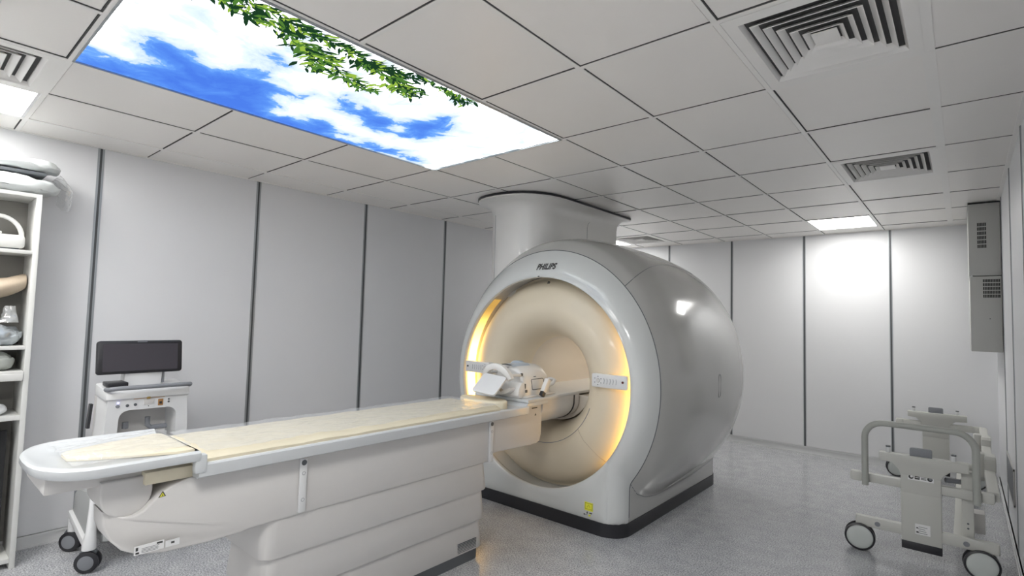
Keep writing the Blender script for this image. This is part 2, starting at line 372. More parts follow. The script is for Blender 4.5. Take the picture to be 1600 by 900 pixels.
SKYW = 5.0; E_[0].position = 0.0; E_[0].color = (.93 * SKYW, .98 * SKYW, SKYW, 1); E_[1].position = 1; E_[1].color = (.07, .20, .78, 1)
e = E_.new(.10); e.color = (1.3, 1.4, 1.5, 1); e = E_.new(.20); e.color = (.86, .98, 1.06, 1); e = E_.new(.36); e.color = (.70, .83, 1.0, 1); e = E_.new(.43); e.color = (.60, .76, .98, 1); e = E_.new(.50); e.color = (.18, .42, .93, 1); e = E_.new(.66); e.color = (.10, .28, .86, 1)
nt.links.new(rp.outputs[0], em.inputs[0]); em.inputs[1].default_value = SKYP; nt.links.new(em.outputs[0], out.inputs[0])
M_leafd = emission('dark_leaf_print', (.012, .045, .018), SKYP); M_leafm = emission('mid_leaf_print', (.08, .20, .035), SKYP); M_leafl = emission('light_leaf_print', (.30, .48, .06), SKYP)
X0, X1, Y0, Y1 = 1.545, 2.735, -2 * CY + .004, CY - .004
sp = thing('luminous_ceiling_panel', 'large backlit ceiling picture of blue sky, white clouds and green leaves', 'ceiling light panel', ((X0 + X1) / 2, (Y0 + Y1) / 2, H))
f = MB()
for a, b_, c, d in ((X0, X1, Y0, Y0 + .008), (X0, X1, Y1 - .008, Y1), (X0, X0 + .008, Y0, Y1), (X1 - .014, X1, Y0, Y1)): f.box(a, b_, c, d, H - .004, H + .012)
f.build('edge_frame', M_seam, sp)
nx, ny = 120, 220; vs_ = []; fs_ = []
for j in range(ny + 1):
    for i in range(nx + 1): vs_.append((X0 + (X1 - X0) * i / nx, Y0 + (Y1 - Y0) * j / ny, H + .004))
for j in range(ny):
    for i in range(nx): k = j * (nx + 1) + i; fs_.append((k, k + nx + 1, k + nx + 2, k + 1))
me = bpy.data.meshes.new('sky_picture'); 
lv = []; lf = []; lm = []
SP = [[(2.70, -1.46), (2.65, -1.3), (2.604, -1.166), (2.588, -1.094), (2.584, -1.017), (2.55, -0.935), (2.529, -0.853), (2.49, -0.742), (2.424, -0.637), (2.375, -0.501), (2.40, -0.431)],
      [(2.70, -1.3), (2.68, -1.1), (2.66, -.9), (2.64, -.7), (2.60, -.6)],
      [(2.631, -0.671), (2.62, -0.528), (2.56, -.42), (2.489, -0.275)], [(2.64, -.6), (2.66, -.45), (2.70, -0.36), (2.71, -0.286), (2.69, -0.153), (2.664, -0.06)], [(2.6, -.5), (2.58, -.38), (2.55, -.3)], [(2.55, -.9), (2.45, -.8), (2.38, -.72)]]
random.seed(11)
for si, path in enumerate(SP):
    for a, b_ in zip(path, path[1:]):
        L = math.hypot(b_[0] - a[0], b_[1] - a[1]); n = int(L / .0026)
        for k in range(n):
            t = random.random(); base = Vector((a[0] + (b_[0] - a[0]) * t, a[1] + (b_[1] - a[1]) * t))
            base += Vector((random.gauss(0, .022), random.gauss(0, .028)))
            ang = math.atan2(b_[1] - a[1], b_[0] - a[0]) + random.choice((-1, 1)) * random.uniform(.2, 1.3)
            ln = random.uniform(.03, .085); wd_ = ln * random.uniform(.08, .16); dx, dy = math.cos(ang), math.sin(ang)
            P = []
            for (u, s) in ((0, 0), (.3, 1), (.65, .8), (1, 0), (.65, -.8), (.3, -1)): P.append((base.x + dx * u * ln - dy * s * wd_, base.y + dy * u * ln + dx * s * wd_))
            if any(not (X0 + .01 < p[0] < X1 - .015 and Y0 + .01 < p[1] < Y1 - .01) for p in P): continue
            k0 = len(vs_) + len(lv); lv += [(p[0], p[1], H + .0035 - .000004 * len(lf)) for p in P]; lf.append(tuple(range(k0, k0 + 6))); lm.append(random.choices((1, 2, 3), (8, 3, 2) if base.x > 2.56 else (4, 4, 3))[0])
me.from_pydata(vs_ + lv, [], fs_ + lf)
for x in (M_sky, M_leafd, M_leafm, M_leafl): me.materials.append(x)
for k, mi in enumerate(lm): me.polygons[len(fs_) + k].material_index = mi
ca = me.attributes.new('clear_sky', 'FLOAT', 'POINT')
vals = []
for (x, y, z) in vs_:
    d = max(sdist((x, y), P) for P in BLUE); vals.append(max(0, min(1.15, .45 + d * 4.5)))
vals += [0] * len(lv); ca.data.foreach_set('value', vals)
o = bpy.data.objects.new('sky_picture', me); COL.objects.link(o); o.parent = sp; o.matrix_parent_inverse = Matrix.Translation(-Vector(sp.location))
# smoke detector
sd = thing('smoke_detector', 'small round white detector on a ceiling tile, top left corner', 'smoke detector', (1.96, -1.79, H))
MB().lathe([(0, H + .003), (.055, H + .003), (.055, H - .012), (.045, H - .026), (0, H - .03)], (1.96, -1.79, 0)).build('housing', M_white, sd)
MB().lathe([(0, H - .03), (.02, H - .03), (.018, H - .042), (0, H - .044)], (1.96, -1.79, 0)).build('sensor_cap', M_tbl, sd)

# ================================================================ MRI SCANNER
cx, cz = 1.98, 1.06; YA, YM, YB = 1.51, 2.22, 3.5
mri = thing('mri_scanner', 'large glossy grey round-bodied MRI scanner with glowing cream bore face', 'MRI scanner', (cx, 2.5, 0))
def ellR(th, y):
    if y <= YM:
        t = max(0, (y - YA) / (YM - YA)); R = .85 + (1.092 - .85) * (1 - (1 - t) ** 2.2) ** (1 / 2.2); s = 1 + .123 * min(1, 3 * t)
    else:
        t = (y - YM) / (YB - YM); s = 1.123
        R = 1.0 + .092 * math.sqrt(max(0, 1 - min(t, 1) ** 2.1))
        if y > 3.42: q = min(1, (y - 3.42) / .2); R = .72 + (R - .72) * math.sqrt(max(0, 1 - q * q))
    a, c = R, R * s
    return a * c / math.sqrt((c * math.cos(th)) ** 2 + (a * math.sin(th)) ** 2)
def bodyR(th, y):
    e = ellR(th, y)
    s_, c_ = math.sin(th), abs(math.cos(th))
    if s_ < -.05:
        rc = .16; w = .77
        if y < 1.5 + rc: w = w - rc + math.sqrt(max(0, rc * rc - (1.5 + rc - y) ** 2))
        yb = 3.48
        if y > yb - rc: w = (w - rc + math.sqrt(max(0, rc * rc - (y - yb + rc) ** 2))) if y < yb else 0
        if w > 0:
            rr = min(w / max(c_, 1e-4), 2.0)
            k = .03; h = max(k - abs(e - rr), 0) / k; e = max(e, rr) + h * h * k * .25
        e = min(e, (cz - .088) / -s_)
    return e
def bp_(th, y, off=0): r = bodyR(th, y) + off; return (cx + r * math.cos(th), y, cz + r * math.sin(th))
NT = 320
def band(ys, lip=None):
    mb = MB(); secs = []
    if lip:
        for (r, y) in lip: secs.append([(cx + r * math.cos(2 * PI * k / NT), y, cz + r * math.sin(2 * PI * k / NT)) for k in range(NT)])
        for t in (.34, .67):
            secs.append([(lambda th: (cx + (lip[-1][0] + (bodyR(th, ys[0]) - .006 - lip[-1][0]) * t) * math.cos(th), ys[0] - .006, cz + (lip[-1][0] + (bodyR(th, ys[0]) - .006 - lip[-1][0]) * t) * math.sin(th)))(2 * PI * k / NT) for k in range(NT)])
        secs.append([bp_(2 * PI * k / NT, ys[0] + .0, -.008)[:1] + (ys[0] - .006,) + bp_(2 * PI * k / NT, ys[0], -.008)[2:] for k in range(NT)])
    for y in ys: secs.append([bp_(2 * PI * k / NT, y) for k in range(NT)])
    loft(mb, secs, capa=False, capb=False); return mb
SY = 1.645
fy = [1.51 + (SY - 1.51) * (k / 14) ** 1.7 for k in range(15)]
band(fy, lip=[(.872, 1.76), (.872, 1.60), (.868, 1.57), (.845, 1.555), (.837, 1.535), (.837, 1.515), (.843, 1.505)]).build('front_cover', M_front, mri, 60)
by = [SY + .004 + (3.42 - SY) * k / 60 for k in range(61)] + [3.42 + .2 * math.sin(PI / 2 * k / 10) for k in range(1, 11)]
bb = band(by)
secs = [[(cx + r * math.cos(2 * PI * k / NT), y, cz + r * math.sin(2 * PI * k / NT)) for k in range(NT)] for (r, y) in ((.70, 3.622), (.45, 3.622), (.36, 3.59), (.352, 3.5))]
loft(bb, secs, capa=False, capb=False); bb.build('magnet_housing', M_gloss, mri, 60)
def seamline(pts, r=.0035, name='panel_seam', m=M_darkgrey): MB().tube(pts, r, 6, caps=True).build(name, m, mri)
A0, A1 = math.radians(-52), math.radians(232)
seamline([bp_(A0 + (A1 - A0) * k / 160, SY + .002, -.0015) for k in range(161)], .0042)
for th0 in (math.radians(47), math.radians(133)):
    sg = 1 if th0 < 1.57 else -1
    seamline([bp_(th0 + sg * math.radians(13) * math.sin(PI * min(1, (k / 40) * .62)), SY + (3.25 - SY) * k / 40, -.001) for k in range(41)], .003)
for s_ in (0, 1):   # lower seam of the side panels where the barrel meets the base
    pts = []
    for k in range(31):
        y = SY + (3.25 - SY) * k / 30
        best = None
        for a in range(200):
            th = math.radians(-20 - a * .25); rr = .77 / math.cos(th)
            if y < 1.66: rr = (.61 + math.sqrt(max(0, .0256 - (1.66 - y) ** 2))) / math.cos(th)
            if rr >= ellR(th, y): best = th; break
        if best is None: continue
        th = best + math.radians(.6); th = th if s_ == 0 else PI - th
        pts.append(bp_(th, y, -.001))
    seamline(pts, .0032)
for s_ in (0, 1):   # rear seam loop
    pts = [bp_((math.radians(-34 + 94 * k / 40)) if s_ == 0 else PI - math.radians(-34 + 94 * k / 40), 3.25 - .10 * abs((k - 20) / 20) ** 3, -.001) for k in range(41)]
    seamline(pts, .0018, m=M_midgrey)
    pts = []
    for k in range(40):
        a = 2 * PI * k / 40; dz = .068 * (1 if math.sin(a) > 0 else -1) + .026 * math.sin(a); dy = .026 * math.cos(a)
        zz = -.02 + dz; y = 2.60 + dy; th = math.asin(max(-1, min(1, zz / 1.08)))
        if s_: th = PI - th
        pts.append(bp_(th, y, -.0005))
    MB().tube(pts, .0032, 6, closed=True).build('recess_outline', M_darkgrey, mri)
# skirting
mb = MB(); mb.prism(rrect(cx - .775, cx + .775, 1.495, 3.485, .165, 10), 'z', 0, .095, 0); mb.build('skirting', M_black, mri)
# cream face, bore and warm ring light
prof = [(.868, 1.74), (.850, 1.735), (.838, 1.715), (.825, 1.685), (.800, 1.645), (.765, 1.612), (.72, 1.588), (.66, 1.563), (.60, 1.545), (.545, 1.552), (.50, 1.568), (.46, 1.595), (.425, 1.635), (.395, 1.69), (.372, 1.75), (.358, 1.81), (.352, 1.87)]
MB().lathe(prof, (cx, 0, cz), 'y', 128).build('face_plate', M_cream, mri, 60)
MB().lathe([(.352, 1.87), (.351, 2.3), (.351, 3.5)], (cx, 0, cz), 'y', 96).build('bore_tube', M_bore, mri, 60)
for s_ in (0, 1):
    mb = MB(); a0 = math.radians(-50) + s_ * PI
    mb.lathe([(.871, 1.59), (.864, 1.595), (.864, 1.68), (.871, 1.685)], (cx, 0, cz), 'y', 48, a0=a0, a1=a0 + math.radians(100)); mb.build('ring_light', M_led, mri)
def faceY(r):
    for (r0, y0_), (r1, y1_) in zip(prof, prof[1:]):
        if r1 <= r <= r0: return y1_ + (y0_ - y1_) * (r - r1) / (r0 - r1)
    return 1.55
def fp(r, deg, off=.001): a = math.radians(deg); return (cx + r * math.cos(a), faceY(r) - off, cz + r * math.sin(a))
MB().tube([fp(.50, 200 + 140 * k / 40) for k in range(41)], .0022, 6).build('face_seam', M_midgrey, mri)
for dg in (-43, -137): MB().tube([fp(.50 + .33 * k / 10, dg + (-2 if dg > -90 else 2) * k / 10) for k in range(11)], .002, 6).build('face_seam', M_beige, mri)
mb = MB(); a = .012; mb.prism([(cx - a, cz + .795), (cx + a, cz + .795), (cx, cz + .818)], 'y', faceY(.8) - .008, faceY(.8) + .01); mb.build('centre_mark', M_ink, mri)
mb = MB(); mb.box(cx - .006, cx + .006, 1.500, 1.51, cz + .842, cz + .85); mb.build('rim_mark', M_ink, mri)
# control panels left and right of the bore
for s_ in (1, -1):
    xa, xb = (2.50, 2.795) if s_ == 1 else (1.165, 1.46)
    mb = MB(); mb.prism(rrect(xa, xb, 1.065, 1.165, .012, 4), 'y', 1.505, 1.56, 0, bev=.006); pn = mb.build('control_panel', M_white, mri)
    xs = [xa + .045, xa + .07] if s_ == 1 else [xb - .045, xb - .07]
    mb = MB()
    cxx = xa + .055 if s_ == 1 else xb - .055
    mb.lathe([(0, 1.500), (.014, 1.500), (.017, 1.506)], (cxx, 0, 1.115), 'y', 20)
    mb.build('dial', M_tbl, pn)
    mb = MB()
    for k in range(6):
        mb = MB(); a = 2 * PI * k / 6 + .5; mb.box(cxx + .03 * math.cos(a) - .003, cxx + .03 * math.cos(a) + .003, 1.502, 1.507, 1.115 + .03 * math.sin(a) - .003, 1.115 + .03 * math.sin(a) + .003); mb.build('indicator', M_midgrey, pn)
    for k in range(5):
        xx = (xa + .105 + k * .025) if s_ == 1 else (xb - .105 - k * .025)
        mb = MB(); mb.tube([(xx, 1.505, 1.135), (xx + .005, 1.503, 1.12), (xx, 1.505, 1.095)], .0016, 6); mb.build('button', M_midgrey, pn)
    mb = MB(); xx = xb - .035 if s_ == 1 else xa + .03; mb.lathe([(0, 1.5), (.008, 1.5), (.009, 1.507)], (xx, 0, 1.118), 'y', 16); mb.build('stop_button', M_ink if s_ < 0 else mat('dark_red_button', (.12, .02, .02), .4), pn)
# lettering on the ring
def onring(x, z):
    th = math.atan2(z - cz, x - cx); r = math.hypot(x - cx, z - cz); lo, hi = 1.51, 1.9
    for _ in range(30):
        mid = (lo + hi) / 2
        if bodyR(th, mid) < r: lo = mid
        else: hi = mid
    return lo if bodyR(th, 1.51) < r else 1.504
text_obj('lettering', 'PHILIPS', .068, M_ink, mri, lambda u, v: (2.035 + u * .86, onring(2.035 + u * .86, 1.985 + v) - .0025, 1.985 + v), bold=.003, shear=.18)
# warning stickers low on the front
mb = MB(); mb.box(2.462, 2.532, 1.4995, 1.5035, .155, .215, 0); mb.box(2.466, 2.528, 1.499, 1.4996, .166, .168, 1); mb.box(2.466, 2.528, 1.499, 1.4996, .207, .209, 1)
mb.box(2.466, 2.468, 1.499, 1.4996, .166, .209, 1); mb.box(2.526, 2.528, 1.499, 1.4996, .166, .209, 1); mb.tube([(2.485, 1.499, .18), (2.497, 1.499, .20), (2.51, 1.499, .18)], .002, 5, 2)
mb.build('warning_sticker', [M_yellow, M_ink, mat('olive_print', (.35, .36, .03), .5)], mri)
mb = MB(); mb.prism([(2.478, .133), (2.49, .133), (2.484, .148)], 'y', 1.4995, 1.504, 0); mb.box(2.503, 2.525, 1.4995, 1.5035, .137, .143, 0); mb.box(2.455, 2.465, 1.4995, 1.5035, .12, .127, 0); mb.box(2.468, 2.486, 1.4995, 1.5035, .122, .125, 1); mb.box(2.497, 2.512, 1.4995, 1.5035, .117, .129, 2)
mb.build('small_sticker', [M_ink, M_midgrey, M_yellow], mri)
# column up to the ceiling and its flange
def stadium(x0, x1, y0, y1, n=16, p=2.3):
    out = []; a, b_ = (x1 - x0) / 2, (y1 - y0) / 2; cxx = (x0 + x1) / 2; r = a * 1.15
    for k in range(n + 1):
        t = PI + PI * k / n; c, s = math.cos(t), math.sin(t); out.append((cxx + a * abs(c) ** (2 / p) * (1 if c > 0 else -1), y0 + r + r * abs(s) ** (2 / p) * (-1)))
    for k in range(n + 1):
        t = PI * k / n; c, s = math.cos(t), math.sin(t); out.append((cxx + a * abs(c) ** (2 / p) * (1 if c > 0 else -1), y1 - .12 + .12 * abs(s) ** (2 / p)))
    return out
base_out = (1.06, 1.785, 1.72, 3.22)
mb = MB(); secs = []
for z, o_ in ((1.75, 0), (2.3, 0), (2.52, 0), (2.575, .006), (2.605, .018), (2.63, .045), (2.645, .09)):
    secs.append([(p[0], p[1], z) for p in stadium(base_out[0] - o_ * .9, base_out[1] + o_ * .9, base_out[2] - o_ * 1.7, base_out[3] + o_ * 1.5)])
loft(mb, secs, capa=True, capb=True); mb.build('column', M_warmwhite, mri, 70)
o_ = .095
def flo(o_, z): return [(p[0], p[1], z) for p in stadium(base_out[0] - o_ * .9, base_out[1] + o_ * .9, base_out[2] - o_ * 1.7, base_out[3] + o_ * 1.5)]
mb = MB(); loft(mb, [flo(.09, 2.645), flo(.098, 2.647), flo(.099, 2.659), flo(.095, 2.661)]); mb.build('column_flange', M_warmwhite, mri, 50)
mb = MB(); loft(mb, [flo(.102, 2.661), flo(.102, 2.6795)]); mb.build('flange_shadow_line', M_black, mri, 50)  # black band painted in as the shadow line above the flange
so = stadium(*base_out)
# door seams on the column
def colp(k, z, off=.0): p = so[k % len(so)]; return (p[0], p[1], z)
MB().tube([colp(6, z / 10) for z in range(18, 26)] + [colp(6, 2.55)], .0022, 6).build('column_seam', M_midgrey, mri)
xs_ = base_out[1]
MB().tube([(xs_, 2.53, 2.0), (xs_, 2.53, 2.47), (xs_, 2.55, 2.52), (xs_, 2.60, 2.55), (xs_ + .002, 2.75, 2.565)], .0022, 6).build('column_seam', M_midgrey, mri)

# ================================================================ PATIENT TABLE
tb = thing('patient_table', 'long white scanner table on a stepped pedestal, running into the bore', 'patient table', (cx, 0, 0))
def footprint(x0, x1, y0, y1, r, z, n=6): return [(p[0], p[1], z) for p in rrect(x0, x1, y0, y1, r, n)]
hw = .222
def tier(z0, z1, y0, y1, g, r=.06):
    mb = MB(); a = [cx - hw + g, cx + hw - g, y0, y1]
    loft(mb, [footprint(a[0], a[1], a[2], a[3], r, z0), footprint(a[0] - .002, a[1] + .002, a[2] - .002, a[3] + .002, r, z0 + .004),
              footprint(a[0] + .010, a[1] - .010, a[2] + .012, a[3] - .012, r, z1 - .002), footprint(a[0] + .012, a[1] - .012, a[2] + .014, a[3] - .014, r, z1)])
    return mb
tier(.427, .608, -.775, .722, .0).build('pedestal_tier', M_tbl, tb)
tier(.245, .428, -.765, .713, .003).build('pedestal_tier', M_tbl, tb)
t4 = tier(.066, .246, -.755, .70, .008).build('pedestal_tier', M_tbl, tb)
mb = MB(); loft(mb, [footprint(cx - .205, cx + .21, -.74, .68, .08, 0), footprint(cx - .205, cx + .21, -.74, .68, .08, .068)]); mb.build('plinth', M_darkgrey, tb)
mb = MB()
for k in range(7): mb.box(cx + hw - .014, cx + hw - .0055, .46, .625, .078 + k * .009, .081 + k * .009)
mb.build('air_slots', M_darkgrey, t4)
# carriage: side profile in (y, z)
pr = [(1.285, .93), (1.295, .90), (1.29, .70), (1.275, .655), (1.24, .64), (1.16, .637), (.80, .65), (.74, .645), (.72, .60), (-.76, .60), (-.84, .598), (-.88, .592), (-1.0, .59), (-1.17, .598), (-1.26, .615), (-1.31, .64), (-1.345, .68), (-1.365, .73), (-1.37, .79), (-1.34, .775), (-1.31, .765), (-1.28, .765), (-1.25, .78), (-1.225, .805), (-1.20, .83), (-1.16, .855), (-1.10, .872), (-1.03, .878), (1.0, .878), (1.03, .93)]
cg = MB().prism(pr, 'x', cx - hw, cx + hw, 0, bev=.008, seg=3)
def nose(v):     # the near end is rounded in plan
    x, y, z = v
    if y < -.90 and x < cx: x += .20 * min(1, (-.90 - y) / .47)
    if y < -1.22: t = (-1.22 - y) / .15; x = cx + .09 + (x - cx - .09) * (1 - .5 * min(1, t) ** 2)
    return (x, y, z)
cg.v = [nose(v) for v in cg.v]; cg.build('carriage', M_tbl, tb, 35)
MB().prism([(-1.385, .905)] + [(-1.30 - .085 * math.cos(a), .845 - .085 * math.sin(a)) for a in [PI * k / 14 for k in range(15)]] + [(-1.215, .905)], 'x', cx - .02, cx + .19, 0, bev=.008).build('tray_bracket', M_tbl, tb, 50)
MB().box(cx - .20, cx + .212, -1.25, -1.07, .872, .9205, 0, bev=.004).build('slide_rail', M_pad, tb)
MB().box(cx - .17, cx + .165, -1.545, -1.20, .888, .951, 0, bev=.008).build('tray_skirt', M_tbl, tb)
# main table top with raised lips
xl, xr = 1.69, 2.265
mb = MB(); sec = [(xl, .885), (xl + .02, .876), (xr - .02, .876), (xr - .003, .884), (xr, .90), (xr, .93), (xr - .006, .937), (xr - .022, .937), (xr - .035, .922), (xl + .035, .922), (xl + .022, .937), (xl + .006, .937), (xl, .93)]
loft(mb, [[(p[0], y, p[1]) for p in sec] for y in (-1.083, 1.06)], smooth=False); mb.build('table_top', M_tbltop, tb)
# foot tray, rounded outer end, slightly higher
def tray(inset, z):
    x0, x1, y0, y1 = cx - .30 + inset, cx + .30 - inset, -1.585 + inset, -1.085
    pts = []
    for k in range(17):
        t = PI + PI * k / 16; c, s = math.cos(t), math.sin(t); pts.append((cx + (x1 - x0) / 2 * (abs(c) ** .75) * (1 if c > 0 else -1), y0 + .17 + (.17) * s, z))
    pts += [(x1, y1, z), (x0, y1, z)]; return pts
mb = MB(); loft(mb, [tray(.035, .948), tray(.008, .952), tray(0, .965), tray(0, .985), tray(.007, .992), tray(.022, .992), tray(.04, .978)]); mb.build('foot_tray', M_tbltop, tb)
for xj in (xl - .005, xr - .037): MB().box(xj, xj + .042, -1.10, -1.055, .90, .975, 0, bev=.008).build('joint_block', M_tbltop, tb)
# head platform and bridge into the bore
mb = MB(); mb.prism([(cx - .255, 1.06), (cx + .275, 1.06), (cx + .275, 1.36), (cx + .24, 1.50), (cx + .24, 2.9), (cx - .24, 2.9), (cx - .24, 1.50), (cx - .255, 1.36)], 'z', .955, .978, 0, bev=.006); mb.build('head_platform', M_tbltop, tb)
mb = MB(); mb.prism([(1.03, .93), (1.07, .956), (1.30, .956), (1.30, .93)], 'x', cx - .22, cx + .272, 0, bev=.003); mb.build('ramp', M_tbltop, tb)
mb = MB(); sec = [(cx + .235, .955)] + [(cx + .235 * math.cos(t), .955 - .03 - .185 * math.sin(t) ** .8) for t in [PI * k / 20 for k in range(1, 20)]] + [(cx - .235, .955)]
loft(mb, [[(p[0], y, p[1]) for p in sec] for y in (1.288, 1.78)]); mb.build('bridge', M_tbl, tb)
mb = MB(); loft(mb, [[(cx + (p[0] - cx) * 1.02, y, p[1] - .004) for p in sec] for y in (1.70, 1.712)]); mb.build('bridge_gap', M_black, tb)
# bore floor slab
ms = MB(); ang = [math.radians(a) for a in range(-160, -19, 5)]
ms.prism([(cx + .347 * math.cos(a), cz + .347 * math.sin(a)) for a in ang], 'y', 1.80, 3.45, 0); ms.build('bore_floor', M_bore, mri)
MB().box(cx - .035, cx + .035, 2.0, 3.3, cz + .343, cz + .349, 0).build('bore_light', emission('bore_lamp', (1, .90, .76), 4), mri)
# upright control strips on the table flank
def strip(y, z0, z1):
    s = MB().box(cx + hw + .0, cx + hw + .016, y - .018, y + .018, z0, z1, 0, bev=.005).build('control_strip', M_white, tb)
    mb = MB(); mb.lathe([(0, cx + hw + .0175), (.013, cx + hw + .0175), (.0135, cx + hw + .015)], (0, y, z1 - .02), 'x', 20); mb.build('emblem', M_darkgrey, s)
    for zz in (z1 - .07, z0 + .06):
        mb = MB(); mb.tube([(cx + hw + .016, y + .008 * math.cos(a), zz + .008 * math.sin(a)) for a in [2 * PI * k / 12 for k in range(12)]], .001, 5, closed=True); mb.build('button', M_midgrey, s)
strip(-.605, .612, .866); strip(.725, .60, .87)
# stickers
mb = MB(); X = cx + hw + .0006
mb.add([(X, -1.205, .868 - .05), (X, -1.178, .82), (X, -1.19, .843)], [(0, 1, 2)], 0)
mb.add([(X + .0004, -1.2, .8205), (X + .0004, -1.183, .8215), (X + .0004, -1.1905, .836)], [(0, 1, 2)], 1)
mb.add([(X + .0008, -1.193, .823), (X + .0008, -1.188, .823), (X + .0008, -1.1905, .832)], [(0, 1, 2)], 0)
mb.build('hazard_sticker', [M_ink, M_yellow], tb, fix=False)
mb = MB(); X = cx + hw
mb.box(X - .001, X + .0008, -1.275, -1.175, .617, .650, 0); mb.box(X - .001, X + .0008, -1.17, -1.12, .617, .642, 2)
mb.box(X, X + .0014, -1.27, -1.262, .632, .645, 1); mb.box(X, X + .0014, -1.27, -1.258, .620, .627, 1); mb.box(X, X + .0014, -1.20, -1.18, .640, .647, 1)
for k in range(4): mb.box(X, X + .0012, -1.25, -1.195 + .004 * (k % 2), .621 + k * .005, .6225 + k * .005, 1)
mb.box(X, X + .0012, -1.15, -1.138, .627, .635, 1)
mb.build('rating_label', [M_label, M_ink, M_white], tb)
mb = MB(); X = cx + hw; mb.prism([(1.205, .845), (1.225, .845), (1.215, .862)], 'x', X - .001, X + .001); mb.build('triangle_mark', M_ink, tb); mb = MB(); mb.box(X - .001, X + .001, 1.17, 1.235, .898, .906); mb.build('latch_slot', M_ink, tb)

# ---------------------------------------------------------------- pads and film on the table
def pad(name, x0, x1, y0, y1, z0, z1, label, r=.04, amp=.004, taper=None):
    nx, ny = 22, max(24, int((y1 - y0) / .02)); mb = MB(); vt = []
    def shape(u, v):
        x = x0 + (x1 - x0) * u; y = y0 + (y1 - y0) * v
        if taper: c = (x0 + x1) / 2; x = c + (x - c) * taper(v)
        return x, y
    for top in (1, 0):
        for j in range(ny + 1):
            for i in range(nx + 1):
                u, v = i / nx, j / ny; x, y = shape(u, v); e = min(u, 1 - u) * (x1 - x0); e2 = min(v, 1 - v) * (y1 - y0)
                edge = min(1, e / .02) ** .5 * min(1, e2 / .02) ** .5
                z = z0 + (z1 - z0) * (.55 + .45 * edge) + amp * noise.noise(Vector((x * 9, y * 7, 3))) if top else z0
                vt.append((x, y, z))
    N = (nx + 1) * (ny + 1); fs = []
    for j in range(ny):
        for i in range(nx):
            k = j * (nx + 1) + i; fs.append((k, k + 1, k + nx + 2, k + nx + 1)); fs.append((N + k, N + k + nx + 1, N + k + nx + 2, N + k + 1))
    bd = [i for i in range(nx + 1)] + [j * (nx + 1) + nx for j in range(1, ny + 1)] + [ny * (nx + 1) + i for i in range(nx - 1, -1, -1)] + [j * (nx + 1) for j in range(ny - 1, 0, -1)]
    for a, b_ in zip(bd, bd[1:] + bd[:1]): fs.append((a, N + a, N + b_, b_))
    mb.add(vt, fs, 0, True); return tag(mb.build(name, M_pad, None, 50), label, 'mattress')
pad('mattress', 1.73, 2.226, -1.0845, .80, .9232, .962, 'long cream mattress lying on the main table top under clear film')
pad('foot_cushion', 1.80, 2.21, -1.47, -1.0855, .9795, .996, 'tapered cream foot cushion on the white rounded end tray', taper=lambda v: .22 + .78 * min(1, v * 1.15) ** .75)
mb = MB(); out = []
for k in range(33):
    t = 2 * PI * k / 33; out.append((cx - .02 + .215 * math.cos(t), .905 + .098 * math.sin(t)))
loft(mb, [[(p[0], p[1], .9235) for p in out], [(p[0], p[1], .968) for p in out], [(cx - .01 + (p[0] - cx + .01) * .96, .905 + (p[1] - .905) * .93, .975) for p in out]], smooth=True)
# keep clear of the mattress: sits on its end and on the table's head part
tag(mb.build('head_cushion', M_pad, None, 50), 'rounded cream cushion under the front of the head coil', 'cushion')
def film(name, x0, x1, y0, y1, zf, amp, seed, label, edge_lift=0.0, m=M_film, res=.014, cat='plastic film'):
    nx, ny = max(8, int((x1 - x0) / res)), max(8, int((y1 - y0) / res)); mb = MB(); vs = []
    for j in range(ny + 1):
        for i in range(nx + 1):
            u, v = i / nx, j / ny; x = x0 + (x1 - x0) * u; y = y0 + (y1 - y0) * v
            jx = .018 * noise.noise(Vector((y * 8, seed, 0))) if i in (0, nx) else 0; jy = .03 * noise.noise(Vector((x * 9, seed, 5))) if j in (0, ny) else 0
            n1 = noise.noise(Vector((x * 10 + seed, y * 6, 0))); n2 = 1 - abs(noise.noise(Vector((x * 16 + seed, y * 12 + n1, 7)))) * 2
            z = zf(x, y) + amp * (.6 + n1 * .6 + max(0, n2) ** 3 * .8) + edge_lift * max(0, 1 - min(u, 1 - u) * 14) * (.4 + abs(noise.noise(Vector((y * 14, seed, 2)))) * 2)
            vs.append((x + jx, y + jy, max(z, zf(x, y) + .0012)))
    fs = [(j * (nx + 1) + i, j * (nx + 1) + i + 1, (j + 1) * (nx + 1) + i + 1, (j + 1) * (nx + 1) + i) for j in range(ny) for i in range(nx)]
    mb.add(vs, fs, 0, True); return tag(mb.build(name, m, None, 80, fix=False), label, cat)
film('plastic_film', 1.735, 2.222, -1.04, .78, lambda x, y: .9675, .006, 3.3, 'crinkled clear plastic film over the long cream mattress', .003)
def tray_z(x, y):
    v = (y + 1.47) / .47; w = .205 * (.22 + .78 * min(1, max(v, 0) * 1.15) ** .75); d = max(abs(x - 2.005) - w, 0, -1.47 - y)
    return 1.0005 - min(.015, d * .30)
film('plastic_film', 1.745, 2.195, -1.48, -1.095, tray_z, .006, 9.1, 'clear plastic film spread over the foot cushion and end tray', .002)

